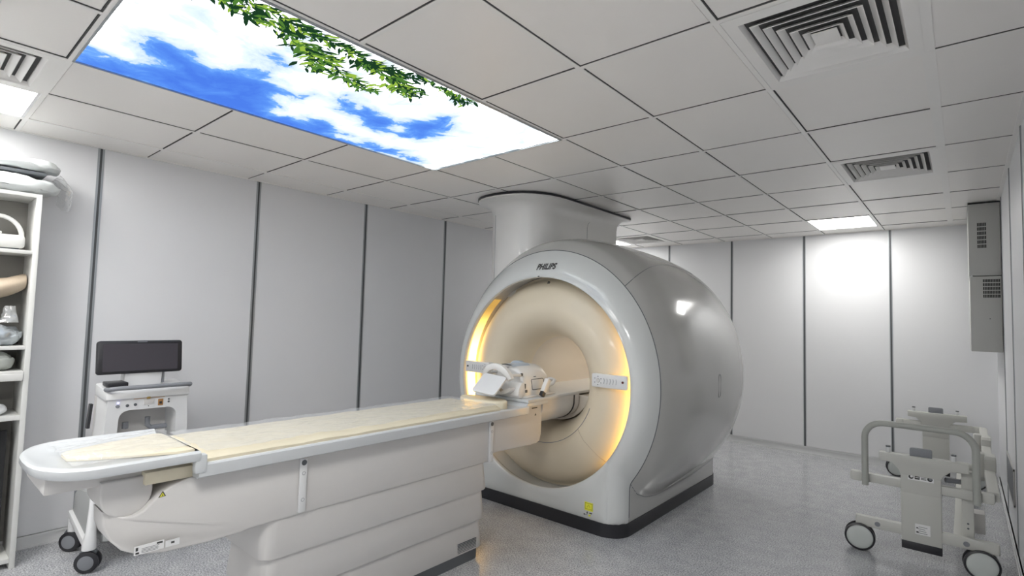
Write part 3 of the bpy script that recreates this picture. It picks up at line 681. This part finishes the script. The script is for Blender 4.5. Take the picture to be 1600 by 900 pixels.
# ---------------------------------------------------------------- head coil
hc = thing('head_coil', 'white head coil with hoop and tilted mirror at the bore entrance', 'head coil', (cx, 1.2, .978))
hx = 2.005; Z0 = .985; HH = .225
def archsec(w, h, y, z0, n=24): return [(hx + w * math.cos(t), y, z0 + h * (math.sin(t) ** .7 if math.sin(t) > 0 else 0)) for t in [PI * k / n for k in range(n + 1)]]
mb = MB()
loft(mb, [archsec(.13, HH - .04, 1.115, Z0 + .012), archsec(.158, HH - .01, 1.125, Z0), archsec(.165, HH, 1.15, Z0), archsec(.165, HH, 1.36, Z0), archsec(.16, HH - .008, 1.42, Z0), archsec(.14, HH - .035, 1.46, Z0), archsec(.10, HH - .09, 1.478, Z0 + .005)])
mb.build('coil_shell', M_warmwhite, hc, 50)
mb = MB(); mb.prism(rrect(hx - .17, hx + .19, 1.105, 1.49, .03), 'z', .9785, .99, 0, bev=.003); mb.build('coil_base', M_warmwhite, hc)
mb = MB(); mb.prism([(1.065, .9795), (1.115, .9795), (1.13, 1.03), (1.12, 1.09), (1.085, 1.09), (1.05, 1.05), (1.045, 1.0)], 'x', hx - .165, hx + .168, 0, bev=.012); mb.build('front_foot', M_warmwhite, hc)
mb = MB()
loft(mb, [[(hx + .135 * math.cos(t), y, 1.055 - dz * math.sin(t)) for t in [PI * k / 16 for k in range(17)]] + [(hx - .12, y, 1.057), (hx, y, 1.045 - dz * .6), (hx + .12, y, 1.057)] for y, dz in ((1.0, .055), (1.12, .066))]); mb.build('head_cradle', M_warmwhite, hc, 60)
mb = MB(); secs = []
for k in range(31):
    a = math.radians(24) + math.radians(148) * k / 30; co = math.cos(a); si = math.sin(a); sg = abs(si) ** .75 * (1 if si > 0 else -1)
    yy = .955 + .045 * (1 - max(0, si)); zc = 1.02; w, h, t = .158, HH - .02, .042
    O = (hx + w * co, zc + h * sg); I = (hx + (w - t) * co, zc + (h - t) * sg); m0 = ((O[0] + I[0]) / 2, (O[1] + I[1]) / 2)
    secs.append([(O[0], yy + .01, O[1]), (O[0], yy + .042, O[1]), (m0[0], yy + .052, m0[1]), (I[0], yy + .042, I[1]), (I[0], yy + .01, I[1]), (m0[0], yy, m0[1])])
loft(mb, secs); mb.build('front_hoop', M_warmwhite, hc, 60)
for xx in (-.115, .0, .12):
    zt = 1.0 + (HH - .01) * (math.sin(math.acos(abs(xx) / .16)) ** .75)
    MB().tube([(hx + xx, .985, zt - .012), (hx + xx * 1.02, 1.14, zt - .018)], .011, 8).build('top_rail', M_warmwhite, hc)
mb = MB(); secs = []
for y in (1.10, 1.14, 1.22, 1.31): secs.append([(hx + .166 * math.cos(t), y, Z0 + (HH + .001) * math.sin(t) ** .7 + (.006 if 0 < k < 10 else 0)) for k, t in enumerate([math.radians(68 + 62 * q / 10) for q in range(11)])])
loft(mb, secs, capa=False, capb=False, closed=False); mb.build('top_inlay', M_hdr, hc, 60)
mb = MB(); mb.lathe([(.0, .022), (.035, .02), (.052, .01), (.058, 0)], (hx - .03, 1.27, Z0 + HH - .001), 'z', 20); mb.build('top_knob', M_hdr, hc)
def sidex(z): s = ((z - Z0) / HH) ** (1 / .7); return hx + .166 * math.sqrt(max(0, 1 - min(.999, s) ** 2))
def outline(y0, y1, z0, z1, name, r=.0026):
    mb = MB(); mb.tube([(sidex(z), y, z) for (y, z) in rrect(y0, y1, z0, z1, .012, 3)], r, 6, closed=True); mb.build(name, M_darkgrey, hc)
outline(1.21, 1.36, 1.03, 1.105, 'window_outline')
for (ya_, yb_, za_, zb_) in ((1.118, 1.134, 1.045, 1.08), (1.135, 1.150, 1.015, 1.035), (1.118, 1.135, 1.135, 1.155)):
    zz = (za_ + zb_) / 2; MB().box(sidex(zz) - .006, sidex(zz) + .003, ya_, yb_, za_, zb_).build('latch', M_darkgrey, hc)
MB().box(sidex(1.125) - .003, sidex(1.125) + .0015, 1.25, 1.28, 1.12, 1.125).build('small_print', M_midgrey, hc)
Mx = Matrix.Translation((hx + .225, 1.24, .976)) @ Matrix.Rotation(math.radians(-34), 4, 'X')
mb = MB(); mb.box(-.018, .018, -.02, .02, .045, .155, 0, bev=.006, M=Mx); cl = mb.build('connector', M_warmwhite, hc)
mb = MB(); mb.box(-.015, .015, -.018, .018, .014, .052, 0, bev=.003, M=Mx); mb.build('connector_plug', M_black, cl)
MB().tube([(hx + .13, 1.44, 1.03), (hx + .14, 1.50, 1.055), (hx + .135, 1.535, 1.075), (hx + .11, 1.525, 1.085), (hx + .07, 1.45, 1.08)], .015, 8).build('rear_handle', M_warmwhite, hc)
Mm = Matrix.Translation((hx + .02, .895, 1.08)) @ Matrix.Rotation(math.radians(40), 4, 'X') @ Matrix.Rotation(math.radians(6), 4, 'Y')
mb = MB(); mb.prism(rrect(-.105, .105, -.09, .09, .024, 6), 'z', -.008, .008, 0, bev=.003, M=Mm); mb.build('mirror_plate', M_white, hc)
MB().tube([(hx + .02, .94, 1.10), (hx + .03, .97, 1.06), (hx + .04, 1.02, 1.02)], .012, 8).build('mirror_arm', M_beige, hc)

# ================================================================ MONITOR CART (patient monitor on castors)
M_cart = M_white; M_fair = mat('grey_fairing', (.40, .41, .41), .45)
ct = thing('monitor_cart', 'white wheeled cart with a wide black screen and grey push bar, by the left wall', 'monitor cart', (.48, -.84, 0))
sw = lambda L, a, b_: [(p[0], p[1]) for p in L]
# upright body: slab in the y-z plane with a window opening, built as ring loft
y0c, y1c = -1.075, -.575
def ringprism(outer, inner, x0, x1, name, m, parent):
    n = len(outer); mb = MB(); vs = [(x0, *p) for p in outer] + [(x0, *p) for p in inner] + [(x1, *p) for p in outer] + [(x1, *p) for p in inner]; fs = []
    for k in range(n):
        j = (k + 1) % n; fs += [(k, j, n + j, n + k), (2 * n + k, 3 * n + k, 3 * n + j, 2 * n + j), (k, 2 * n + k, 2 * n + j, j), (n + k, n + j, 3 * n + j, 3 * n + k)]
    mb.add(vs, fs, 0, False); return mb.build(name, m, parent, 30)
def rr_t(y0, y1, z0, z1, r, spread=0, n=6):
    out = rrect(y0, y1, z0, z1, r, n); return [(p[0] + (p[0] - (y0 + y1) / 2) * spread * (z1 - p[1]) / (z1 - z0), p[1]) for p in out]
ringprism(rr_t(-1.035, -.605, .30, 1.035, .03, .16), rr_t(-.975, -.665, .50, .925, .05, .10), .42, .66, 'cart_body', M_cart, ct)
MB().prism([(.40, 1.0), (.66, .99), (.672, 1.0), (.672, 1.03), (.655, 1.05), (.40, 1.075)], 'y', -1.05, -.59, 0, bev=.012).build('top_deck', M_cart, ct)
MB().box(.30, .45, -1.03, -.61, .28, 1.06, 0, bev=.02).build('rear_column', M_tbl, ct)
# push bar
MB().tube([(.60, -1.035, 1.055), (.66, -1.045, 1.06), (.70, -1.03, 1.066), (.71, -.99, 1.07), (.71, -.66, 1.07), (.70, -.60, 1.068), (.66, -.59, 1.06), (.60, -.60, 1.055)], .0135, 12).build('push_bar', M_midgrey, ct)
# screen
sc_M = Matrix.Translation((.53, -.845, 1.245)) @ Matrix.Rotation(math.radians(-7), 4, 'Y')
mb = MB(); mb.prism(rrect(-.235, .235, -.105, .105, .018, 5), 'x', -.018, .016, 0, bev=.004, M=sc_M); mon = mb.build('monitor', M_black, ct)
mb = MB(); mb.prism(rrect(-.205, .208, -.088, .085, .004, 2), 'x', .0161, .0172, 0, M=sc_M); mb.build('screen', M_screen, mon)
mb = MB(); mb.prism(rrect(-.025, .03, .094, .099, .001, 1), 'x', .0161, .0172, 0, M=sc_M); mb.build('name_mark', M_midgrey, mon)
MB().prism([(.44, 1.06), (.53, 1.06), (.545, 1.15), (.50, 1.20), (.46, 1.2)], 'y', -.93, -.72, 0, bev=.008).build('monitor_neck', M_cart, ct)
MB().tube([(.52, -.71, 1.07), (.52, -.71, 1.14)], .009, 8).build('neck_post', M_midgrey, ct)
MB().box(.48, .62, -1.03, -.925, 1.068, 1.095, 0, bev=.006).build('black_module', M_black, ct)
# connector fascia
X = .660
def disc(y, z, r, m, name='socket', h=.006): MB().lathe([(0, X + h), (r * .8, X + h), (r, X + h * .4), (r, X - .002)], (0, y, z), 'x', 18).build(name, m, ct)
disc(-.985, .955, .011, M_midgrey); disc(-.935, .955, .009, M_darkgrey); disc(-.893, .957, .009, M_darkgrey); disc(-.71, .975, .005, M_darkgrey); disc(-.71, .958, .006, M_darkgrey); disc(-.822, .942, .003, M_darkgrey)
disc(-.983, .975, .006, mat('blue_indicator', (.3, .3, .9), .4, emit=(.35, .35, 1), es=1.2), 'power_light', .004)
MB().box(X - .001, X + .006, -.905, -.735, .992, .999, 0).build('card_slot', M_skin, ct)
MB().box(X - .001, X + .012, -.835, -.815, .988, 1.004, 0, bev=.002).build('card_latch', mat('brass', (.55, .38, .12), .3, .6), ct)
MB().box(X - .001, X + .004, -.848, -.793, .952, .985, 0, bev=.001).build('port_plate', M_tbl, ct)
MB().box(X - .001, X + .005, -.770, -.742, .94, .98, 0, bev=.001).build('gas_port', M_skin, ct); MB().box(X + .004, X + .0065, -.764, -.75, .95, .965, 0).build('gas_port_hole', M_ink, ct)
# cable hook seen through the opening
MB().tube([(.58, -.80, .86), (.58, -.80, .81), (.58, -.78, .79), (.58, -.69, .79)], .016, 8).build('cable_hook', M_midgrey, ct)
MB().tube([(.58, -.92, .84), (.58, -.92, .80)], .018, 8).build('cable_hook', M_midgrey, ct)
MB().prism([(-1.085, .80), (-1.075, .95), (-1.06, .95), (-1.07, .80)], 'x', .40, .44, 0).build('side_clip', M_black, ct)
# base: fairing, side bars, posts
MB().prism([(.22, .20), (.24, .17), (.62, .13), (.66, .15), (.66, .36), (.60, .40), (.26, .42), (.22, .38)], 'y', -1.02, -.66, 0, bev=.02).build('base_fairing', M_fair, ct)
for yy in (-1.08, -.61):
    MB().prism([(.20, .195), (.63, .125), (.65, .165), (.20, .245)], 'y', yy - .022, yy + .022, 0, bev=.008).build('side_bar', M_cart, ct)
    MB().prism([(.22, .24), (.64, .165), (.65, .45), (.30, .40), (.24, .36)], 'y', yy - .012 + (.01 if yy < -.8 else -.01), yy + .012 + (.01 if yy < -.8 else -.01), 0, bev=.008).build('side_panel', M_fair, ct)
    MB().tube([(.66, yy, .13), (.66, yy, .17), (.655, yy + .006, .23), (.65, yy + .008, .36), (.64, yy + .01, .46), (.60, yy + .04, .52)], [.036, .035, .026, .019, .017, .017], 12).build('corner_post', M_cart, ct)
    MB().tube([(.24, yy, .10), (.24, yy, .20)], .026, 10).build('corner_post', M_cart, ct)
def castor(x, y, par, R=.062, ang=.6, disc_m=M_midgrey):
    M = Matrix.Translation((x, y, R)) @ Matrix.Rotation(ang, 4, 'Z')
    c = MB()
    c.prism([(-.02, R * .2), (.03, R * .2), (.045, R * .9), (.03, R * 1.15), (-.03, R * 1.15), (-.045, R * .8)], 'y', -.011, .011, 0, bev=.003, M=M); c.tube([(0, 0, R), (0, 0, R * 1.5)], .015, 10, M=M)
    k = c.build('castor', M_darkgrey, par)
    for s in (-1, 1):
        w = MB(); w.lathe([(0, s * .034), (R * .6, s * .034), (R * .8, s * .032), (R, s * .026), (R, s * .016), (R * .85, s * .012), (0, s * .012)], (0, 0, 0), 'y', 28, M=M); w.build('castor_wheel', M_black, k)
        w = MB(); w.lathe([(0, s * .036), (R * .55, s * .036), (R * .66, s * .0345), (R * .66, s * .031)], (0, 0, 0), 'y', 24, M=M); w.build('wheel_cap', disc_m, k)
for (x, y, a) in ((.66, -1.08, 1.0), (.24, -1.08, .8), (.66, -.61, 1.0), (.24, -.61, .7)): castor(x, y, ct, ang=a)

# ================================================================ EMPTY TROLLEY FRAME at the right
tf = thing('transfer_trolley', 'greige metal wheeled trolley frame without a top, parked by the right wall', 'trolley', (4.4, 3.85, 0))
YF, YR = 2.62, 5.08
def end_frame(y, s):      # s=-1 front (towards the viewer), +1 rear
    nm = []
    MB().box(4.285, 4.50, y - .03, y + .03, .135, .655, 0, bev=.006).build('end_post', M_frame, tf)
    MB().box(4.285, 4.50, y - .033, y + .033, .455, .64, 0, bev=.004).build('post_sleeve', M_frame, tf)
    MB().box(4.285, 4.50, y - .034, y + .034, .085, .137, 0, bev=.004).build('foot_bumper', M_black, tf)
    MB().prism(rrect(4.02, 4.78, y - .024, y + .024, .015, 3), 'z', .165, .235, 0, bev=.008).build('lower_crossbar', M_frame, tf)
    for xx in (4.15, 4.62): MB().lathe([(0, y - .0255), (.016, y - .0255), (.017, y - .023)], (xx, 0, .198), 'y', 18).build('bar_plug', M_midgrey, tf)
    mb = MB(); mb.prism([(4.165, .70), (4.165, .645), (4.235, .64), (4.275, .60), (4.285, .57), (4.50, .57), (4.515, .60), (4.55, .635), (4.64, .64), (4.64, .70)], 'y', y - .035, y + .035, 0, bev=.005); mb.build('top_crossbar', M_frame, tf)
    for xx in (4.215, 4.565):
        p = MB().cyl((xx, y, .698), .014, .038, 'z', 16, bev=.002).build('locating_peg', M_white, tf); MB().cyl((xx, y, .735), .0145, .01, 'z', 16, bev=.002).build('peg_cap', M_darkgrey, p)
    mb = MB(); mb.prism(rrect(4.335, 4.455, .69, .755, .012, 4), 'y', y - .014, y + .014, 0, bev=.004); mb.build('release_handle', M_midgrey, tf)
    dz = 0 if s < 0 else .07
    MB().box(4.0 - dz * -1, 4.76, y - .025, y + .025, .475 + dz, .535 + dz, 0, bev=.008).build('middle_crossbar', M_frame, tf)
    for xx in (4.0 + dz, 4.70): MB().box(xx - .008, xx + .06, y - .028, y + .028, .472 + dz, .538 + dz, 0, bev=.012).build('bar_end_cap', M_frame, tf)
end_frame(YF, -1); end_frame(YR, 1)
# U shaped push handle on the front
yh = YF - .05
def ubend(x0, x1, zb, zt, r, n=8):
    P = [(x0, yh, zb)] + [(x0 + r - r * math.cos(PI / 2 * k / n), yh, zt - r + r * math.sin(PI / 2 * k / n)) for k in range(n + 1)]
    return P + [(x1 - r + r * math.sin(PI / 2 * k / n), yh, zt - r + r * math.cos(PI / 2 * k / n)) for k in range(n + 1)] + [(x1, yh, zb)]
MB().tube(ubend(4.085, 4.675,   .46, .90, .11), .0205, 14).build('push_handle', mat('handle_grey', (.40, .41, .38), .4), tf)
for xx in (4.085, 4.675): MB().tube([(xx, yh, .50), (xx, YF - .02, .50)], .012, 10).build('handle_bolt', M_frame, tf)
# long members
MB().box(4.555, 4.625, YF + .03, YR - .03, .165, .225, 0, bev=.006).build('floor_beam', M_frame, tf)
MB().prism([(YF + .02, .485), (YR + .02, .555), (YR + .02, .605), (YF + .02, .54)], 'x', 4.725, 4.785, 0, bev=.008).build('side_rail', M_frame, tf)
MB().box(4.60, 4.66, YF + .04, YF + .10, .20, .64, 0, bev=.006).build('strut', M_frame, tf)
for yy in (3.35, 4.25):
    MB().box(4.675, 4.73, yy - .05, yy + .05, .46, .66, 0, bev=.012).build('rail_bracket', M_frame, tf)
    MB().prism([(yy - .10, .54), (yy + .12, .54), (yy + .12, .60), (yy + .06, .65), (yy - .08, .65), (yy - .10, .63)], 'x', 4.725, 4.79, 0, bev=.01).build('rail_clamp', M_frame, tf)
MB().box(4.66, 4.72, 3.0, 3.12, .165, .30, 0, bev=.006).build('battery_bracket', M_tbl, tf)
for (z_) in (.28, .31): MB().lathe([(0, YF + .039), (.006, YF + .039), (.006, YF + .041)], (4.63, 0, z_), 'y', 10).build('bolt', M_darkgrey, tf)
MB().tube([(4.52, YF + .02, .57), (4.60, YF + .06, .565), (4.68, YF + .5, .56)], .016, 10).build('linkage_rod', M_midgrey, tf)
def big_wheel(x, y, a):
    M = Matrix.Translation((x, y, .092)) @ Matrix.Rotation(a, 4, 'Z')
    w = MB(); w.tube([(0, .0, .065), (0, .0, .09)], .018, 10, M=M); w.box(-.03, .03, -.018, .018, -.01, .066, 0, bev=.006, M=M); k = w.build('castor', M_frame, tf)
    for s in (-1, 1):
        w = MB(); w.lathe([(.078, s * .018), (.090, s * .019), (.092, s * .026), (.090, s * .038), (.080, s * .042), (.078, s * .030)], (0, 0, 0), 'y', 40, closed=True, M=M); w.build('castor_tyre', M_black, k)
        w = MB(); w.lathe([(0, s * .044), (.05, s * .044), (.07, s * .041), (.0785, s * .036), (.0785, s * .02), (0, s * .019)], (0, 0, 0), 'y', 32, M=M); w.build('wheel_disc', M_wheel, k)
big_wheel(4.045, YF - .01, .10); big_wheel(4.69, YF - .01, .10); big_wheel(4.06, YR, .2); big_wheel(4.69, YR, .2)
# stickers on the post
yq = YF - .033
mb = MB(); mb.box(4.325, 4.462, yq - .0008, yq + .001, .545, .585, 0)
for k, xx in enumerate((4.342, 4.375, 4.442)):
    if k == 1: mb.box(xx - .013, xx + .013, yq - .0014, yq - .0006, .553, .577, 1); mb.box(xx - .009, xx + .009, yq - .0017, yq - .0012, .563, .567, 0)
    else: mb.lathe([(0, yq - .0014), (.014, yq - .0014), (.014, yq - .0006)], (xx, 0, .565), 'y', 20, 1); mb.lathe([(0, yq - .0018), (.008, yq - .0018)], (xx + .003, 0, .568), 'y', 14, 0 if k == 0 else 2)
for k in range(3): mb.box(4.395, 4.424, yq - .0014, yq - .0006, .556 + k * .008, .560 + k * .008, 1)
mb.build('symbol_sticker', [M_label, M_ink, M_midgrey], tf)
yq = YF - .03
mb = MB(); mb.box(4.36, 4.44, yq - .0014, yq + .001, .195, .262, 0)
for k in range(4): mb.box(4.375 + .004 * (k % 2), 4.425 - .006 * (k % 3), yq - .002, yq - .0012, .204 + k * .013, .2065 + k * .013, 1)
mb.box(4.366, 4.378, yq - .002, yq - .0012, .204, .214, 1); mb.box(4.366, 4.376, yq - .002, yq - .0012, .232, .24, 1)
mb.build('rating_label', [M_label, M_ink], tf)

# ================================================================ WALL CABINET, GRILLE
wc = thing('wall_cabinet', 'tall grey metal cabinet with slotted vents, high in the back right corner', 'wall cabinet', (4.78, 4.7, 1.37))
xa, xb, ya, yb = 4.672, 4.882, 4.20, 5.25
MB().box(xa, xb, ya, yb, 2.034, 2.665, 0, bev=.004).build('upper_case', M_cab, wc)
MB().box(xa + .004, xb, ya + .004, yb, 1.375, 2.028, 0, bev=.004).build('lower_case', M_cab, wc)
MB().box(xa, xb + .001, ya + .01, yb, 2.665, 2.679, 0).build('top_gap', M_black, wc)
def slots(x0, x1, z0, z1, n, par='vent_slots', yy=4.2):
    mb = MB(); dz = (z1 - z0) / n
    for k in range(n):
        za, zb = z0 + dz * k + dz * .12, z0 + dz * (k + 1) - dz * .12
        mb.box(x0, x1, yy - .0012, yy + .001, za, zb, 0)
        nb = int((x1 - x0) / .0095)
        for q in range(1, nb): xx = x0 + (x1 - x0) * q / nb; mb.box(xx - .0012, xx + .0012, yy - .002, yy - .001, za, zb, 1)
    mb.build(par, [M_cabin, M_cab], wc)
slots(4.732, 4.79, 2.27, 2.50, 6); slots(4.762, 4.872, 1.838, 2.005, 5, yy=4.204)
MB().lathe([(0, 4.1995), (.004, 4.1995), (.004, 4.206)], (4.803, 0, 1.66), 'y', 12).build('lock', M_ink, wc)
MB().lathe([(0, 4.199), (.007, 4.199), (.007, 4.206)], (4.69, 0, 2.03), 'y', 12).build('hinge_screw', M_white, wc)
gr = thing('wall_grille', 'low rectangular slatted grille in the right wall behind the trolley', 'wall grille', (W, 3.65, .35))
mb = MB(); g0, g1, gz0, gz1 = 3.24, 4.0, .33, .59
for a, b_, c, d in ((g0, g1, gz0, gz0 + .015), (g0, g1, gz1 - .015, gz1), (g0, g0 + .015, gz0, gz1), (g1 - .015, g1, gz0, gz1)): mb.box(W - .009, W - .001, a, b_, c, d)
mb.build('grille_frame', M_cab, gr)
mb = MB()
for k in range(12): z_ = gz0 + .022 + k * .0185; mb.box(W - .008, W - .0045, g0 + .015, g1 - .015, z_, z_ + .008)
mb.build('grille_slats', M_midgrey, gr); MB().box(W - .003, W - .0015, g0 + .01, g1 - .01, gz0 + .01, gz1 - .01).build('grille_backing', M_cabin, gr)

# ================================================================ SHELVING UNIT and what it holds
sh = thing('shelving_unit', 'tall white open shelving unit cut by the left picture edge', 'shelving unit', (.16, -1.85, 0))
SX, SYr, SYl = .30, -1.355, -2.35
MB().box(.004, SX, SYr - .026, SYr, 0, 2.245, 0, bev=.001).build('side_panel', M_shelf, sh)
MB().box(.004, SX, SYl, SYl + .026, 0, 2.245, 0, bev=.001).build('side_panel', M_shelf, sh)
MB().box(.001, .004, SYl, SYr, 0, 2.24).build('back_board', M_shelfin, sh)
MB().box(.004, SX, SYl + .0265, SYr - .0265, 2.222, 2.245, 0, bev=.001).build('top_board', M_shelf, sh)
for z_, tk in ((1.895, .022), (1.315, .022), (.90, .028), (.06, .025)): MB().box(.005, SX - .004, SYl + .0265, SYr - .0265, z_ - tk, z_, 0, bev=.001).build('shelf', M_shelf, sh)
MB().box(.005, SX + .01, SYl + .0265, SYr - .0275, 1.135, 1.165, 0, bev=.002).build('pull_out_board', M_shelf, sh)
MB().box(SX - .004, SX + .012, SYl + .0265, SYr - .028, 1.108, 1.150, 0, bev=.003).build('pull_out_front', M_shelf, sh)
def cushion(name, c, s, m, label, cat, seed=1.0, sag=0, group=None, wrin=.012, p=2.6, n=28):
    mb = MB(); vs = []; fs = []
    for j in range(n + 1):
        ph = -PI / 2 + PI * j / n
        for i in range(n * 2):
            th = 2 * PI * i / (n * 2); sp_ = lambda v, e: abs(v) ** e * (1 if v > 0 else -1)
            cp, sp2 = math.cos(ph), math.sin(ph)
            x = sp_(math.cos(th), 2 / p) * sp_(cp, .5); y = sp_(math.sin(th), 2 / p) * sp_(cp, .5); z = sp_(sp2, .8)
            d = noise.noise(Vector((x * 2.5 + seed, y * 2.5, z * 2))) * wrin * 2 + noise.noise(Vector((x * 7 + seed, y * 7, z * 5))) * wrin
            zz = c[2] + s[2] / 2 * (1 + z) + d * (1 if z > -.9 else 0) - sag * (y * y)
            vs.append((c[0] + x * s[0] / 2 + d * .4, c[1] + y * s[1] / 2 + d * .4, max(zz, c[2])))
    for j in range(n):
        for i in range(n * 2): k = j * n * 2; fs.append((k + i, k + (i + 1) % (n * 2), k + n * 2 + (i + 1) % (n * 2), k + n * 2 + i))
    mb.add(vs, fs, 0, True); return tag(mb.build(name, m, None, 80), label, cat, group)
# on top
M_wrapw = mat('white_foil_wrap', (.66, .69, .69), .3, .1, bump=.5, bscale=10)
cushion('wrapped_pad', (.18, -1.57, 2.2465), (.30, .62, .105), M_wrapw, 'silvery plastic-wrapped pad lying directly on the shelving unit, lower of two', 'wrapped pad', 2.2, wrin=.010)
cushion('wrapped_pad', (.18, -1.56, 2.392), (.28, .60, .075), M_wrapw, 'silvery plastic-wrapped pad on top of the shelving unit, upper of two', 'wrapped pad', 7.7, wrin=.007)
MB().box(.07, .285, -1.80, -1.34, 2.366, 2.386, 0, bev=.006).build('pad_gap_shade', M_darkgrey)  # dark slab painted in for the shade between the pads
tag(bpy.data.objects['pad_gap_shade'], 'dark slab standing in for the shaded gap between the two wrapped pads', 'gap shade')
def crumple(name, pts_fn, m, label, cat, nu=30, nv=30):
    mb = MB(); vs = [pts_fn(i / nu, j / nv) for j in range(nv + 1) for i in range(nu + 1)]
    fs = [(j * (nu + 1) + i, j * (nu + 1) + i + 1, (j + 1) * (nu + 1) + i + 1, (j + 1) * (nu + 1) + i) for j in range(nv) for i in range(nu)]
    mb.add(vs, fs, 0, True); return tag(mb.build(name, m, None, 80, fix=False), label, cat)
def hang(u, v):
    x = .045 + .27 * u; a = noise.noise(Vector((u * 6, v * 6, 3))) * .014
    b_ = math.sin(PI * u) ** .5
    y = -1.285 + .085 * math.sin(PI / 2 * min(1, v * 1.6)) * (.5 + .5 * b_) - .02 * max(0, v - .6); z = 2.378 - .20 * v ** 1.25 * (.75 + .25 * b_)
    return (x + a, y + a, z + a * .8)
crumple('plastic_bag', hang, M_bag, 'loose clear plastic hanging over the right end of the shelving unit', 'plastic bag')
# compartment 1: white coil with a handle
cw = thing('surface_coil', 'white flat coil with an arched handle, on the topmost shelf', 'coil', (.18, -1.5, 1.896))
MB().box(.06, .28, -1.80, -1.415, 1.905, 1.985, 0, bev=.02, seg=3).build('coil_body', M_shelf, cw)
MB().box(.08, .26, -1.79, -1.44, 1.896, 1.906, 0, bev=.002).build('coil_foot', M_darkgrey, cw)
MB().tube([(.20, -1.535 - .11 * math.cos(PI * k / 14), 1.98 + .12 * math.sin(PI * k / 14)) for k in range(15)], .013, 10).build('handle', M_shelf, cw)
MB().box(.19, .26, -1.60, -1.52, 1.985, 2.0, 0, bev=.004).build('latch', M_tbl, cw)
# compartment 2
def bent(name, c, s, m, label, cat, rise, seed):
    mb = MB(); n = 20; secs = []
    for j in range(n + 1):
        v = j / n; y = c[1] + s[1] * (v - .5); w = s[0] / 2 * (math.sin(PI * (.06 + .88 * v)) ** .35); th_ = s[2] / 2 * (math.sin(PI * (.07 + .84 * v)) ** .3)
        zc = c[2] + s[2] / 2 + rise * v * v
        secs.append([(c[0] + w * math.cos(2 * PI * k / 20), y, zc + th_ * math.sin(2 * PI * k / 20) + .008 * noise.noise(Vector((k * .5 + seed, v * 5, 0)))) for k in range(20)])
    loft(mb, secs); return tag(mb.build(name, m, None, 70), label, cat)
cushion('silver_cushion', (.165, -1.56, 1.3165), (.26, .34, .115), M_silver, 'silvery wrapped cushion at the bottom of the second compartment', 'cushion', 4.4, wrin=.012)
cushion('grey_cushion', (.165, -1.66, 1.452), (.24, .30, .08), M_greypad, 'dark grey cushion resting on the silvery wrapped cushion', 'cushion', 1.4, wrin=.008)
bent('curved_coil', (.17, -1.58, 1.552), (.25, .38, .13), M_beige, 'beige curved coil tilted up against the side of the second compartment', 'coil', .09, 2)
def bagf(u, v): 
    a = 2 * PI * u; r = .075 * (1 - .55 * v); n_ = noise.noise(Vector((math.cos(a) * 2, math.sin(a) * 2, v * 3))) * .02
    return (.20 + (r * .5 + n_ * .5) * math.cos(a), -1.452 + (r + n_) * math.sin(a) * .6, 1.455 + .10 * v)
crumple('plastic_bag', bagf, M_bag, 'small clear plastic bag tucked beside the silvery cushion in the second compartment', 'plastic bag', 24, 12)
cushion('neck_cushion', (.18, -1.545, 1.1655), (.22, .26, .10), mat('pale_green_grey_vinyl', (.42, .44, .41), .5, bump=.2), 'rounded pale grey cushion on the pull-out board', 'cushion', 6.1, wrin=.01)
cushion('round_coil', (.18, -1.55, .9005), (.22, .24, .062), M_white, 'white rounded coil on the narrow shelf below the pull-out board, underneath another', 'coil', 8.8, wrin=.003)
cushion('round_coil', (.17, -1.57, .971), (.17, .20, .045), M_tbl, 'smaller white coil stacked on the rounded coil below the pull-out board', 'coil', 3.8, wrin=.003)
def drape(u, v):
    a = 12 * u; return (.20 + .03 * math.sin(a) + .02 * noise.noise(Vector((u * 4, v * 4, 1))), -2.2 + .78 * u, .10 + .70 * v)
mb = MB(); nu, nv = 50, 12
vs_ = [drape(i / nu, j / nv) for j in range(nv + 1) for i in range(nu + 1)]; vs2 = [(p[0] - .015, p[1], p[2]) for p in vs_]; N = len(vs_)
fs = [(j * (nu + 1) + i, j * (nu + 1) + i + 1, (j + 1) * (nu + 1) + i + 1, (j + 1) * (nu + 1) + i) for j in range(nv) for i in range(nu)]
fs2 = [tuple(N + q for q in f[::-1]) for f in fs]
bd = [i for i in range(nu + 1)] + [j * (nu + 1) + nu for j in range(1, nv + 1)] + [nv * (nu + 1) + i for i in range(nu - 1, -1, -1)] + [j * (nu + 1) for j in range(nv - 1, 0, -1)]
mb.add(vs_ + vs2, fs + fs2 + [(a, b_, N + b_, N + a) for a, b_ in zip(bd, bd[1:] + bd[:1])], 0, True)
mb.add([tuple(v) for v in ((.17, -2.2, .061), (.21, -2.2, .061), (.21, -1.43, .061), (.17, -1.43, .061), (.17, -2.2, .11), (.21, -2.2, .11), (.21, -1.43, .11), (.17, -1.43, .11))], [(0, 1, 2, 3), (4, 5, 6, 7), (0, 1, 5, 4), (2, 3, 7, 6), (1, 2, 6, 5), (0, 3, 7, 4)])
tag(mb.build('folded_cloth', mat('black_cloth', (.02, .02, .022), .9), None, 80), 'dark folded cloth standing in the lowest compartment of the shelving unit', 'cloth')
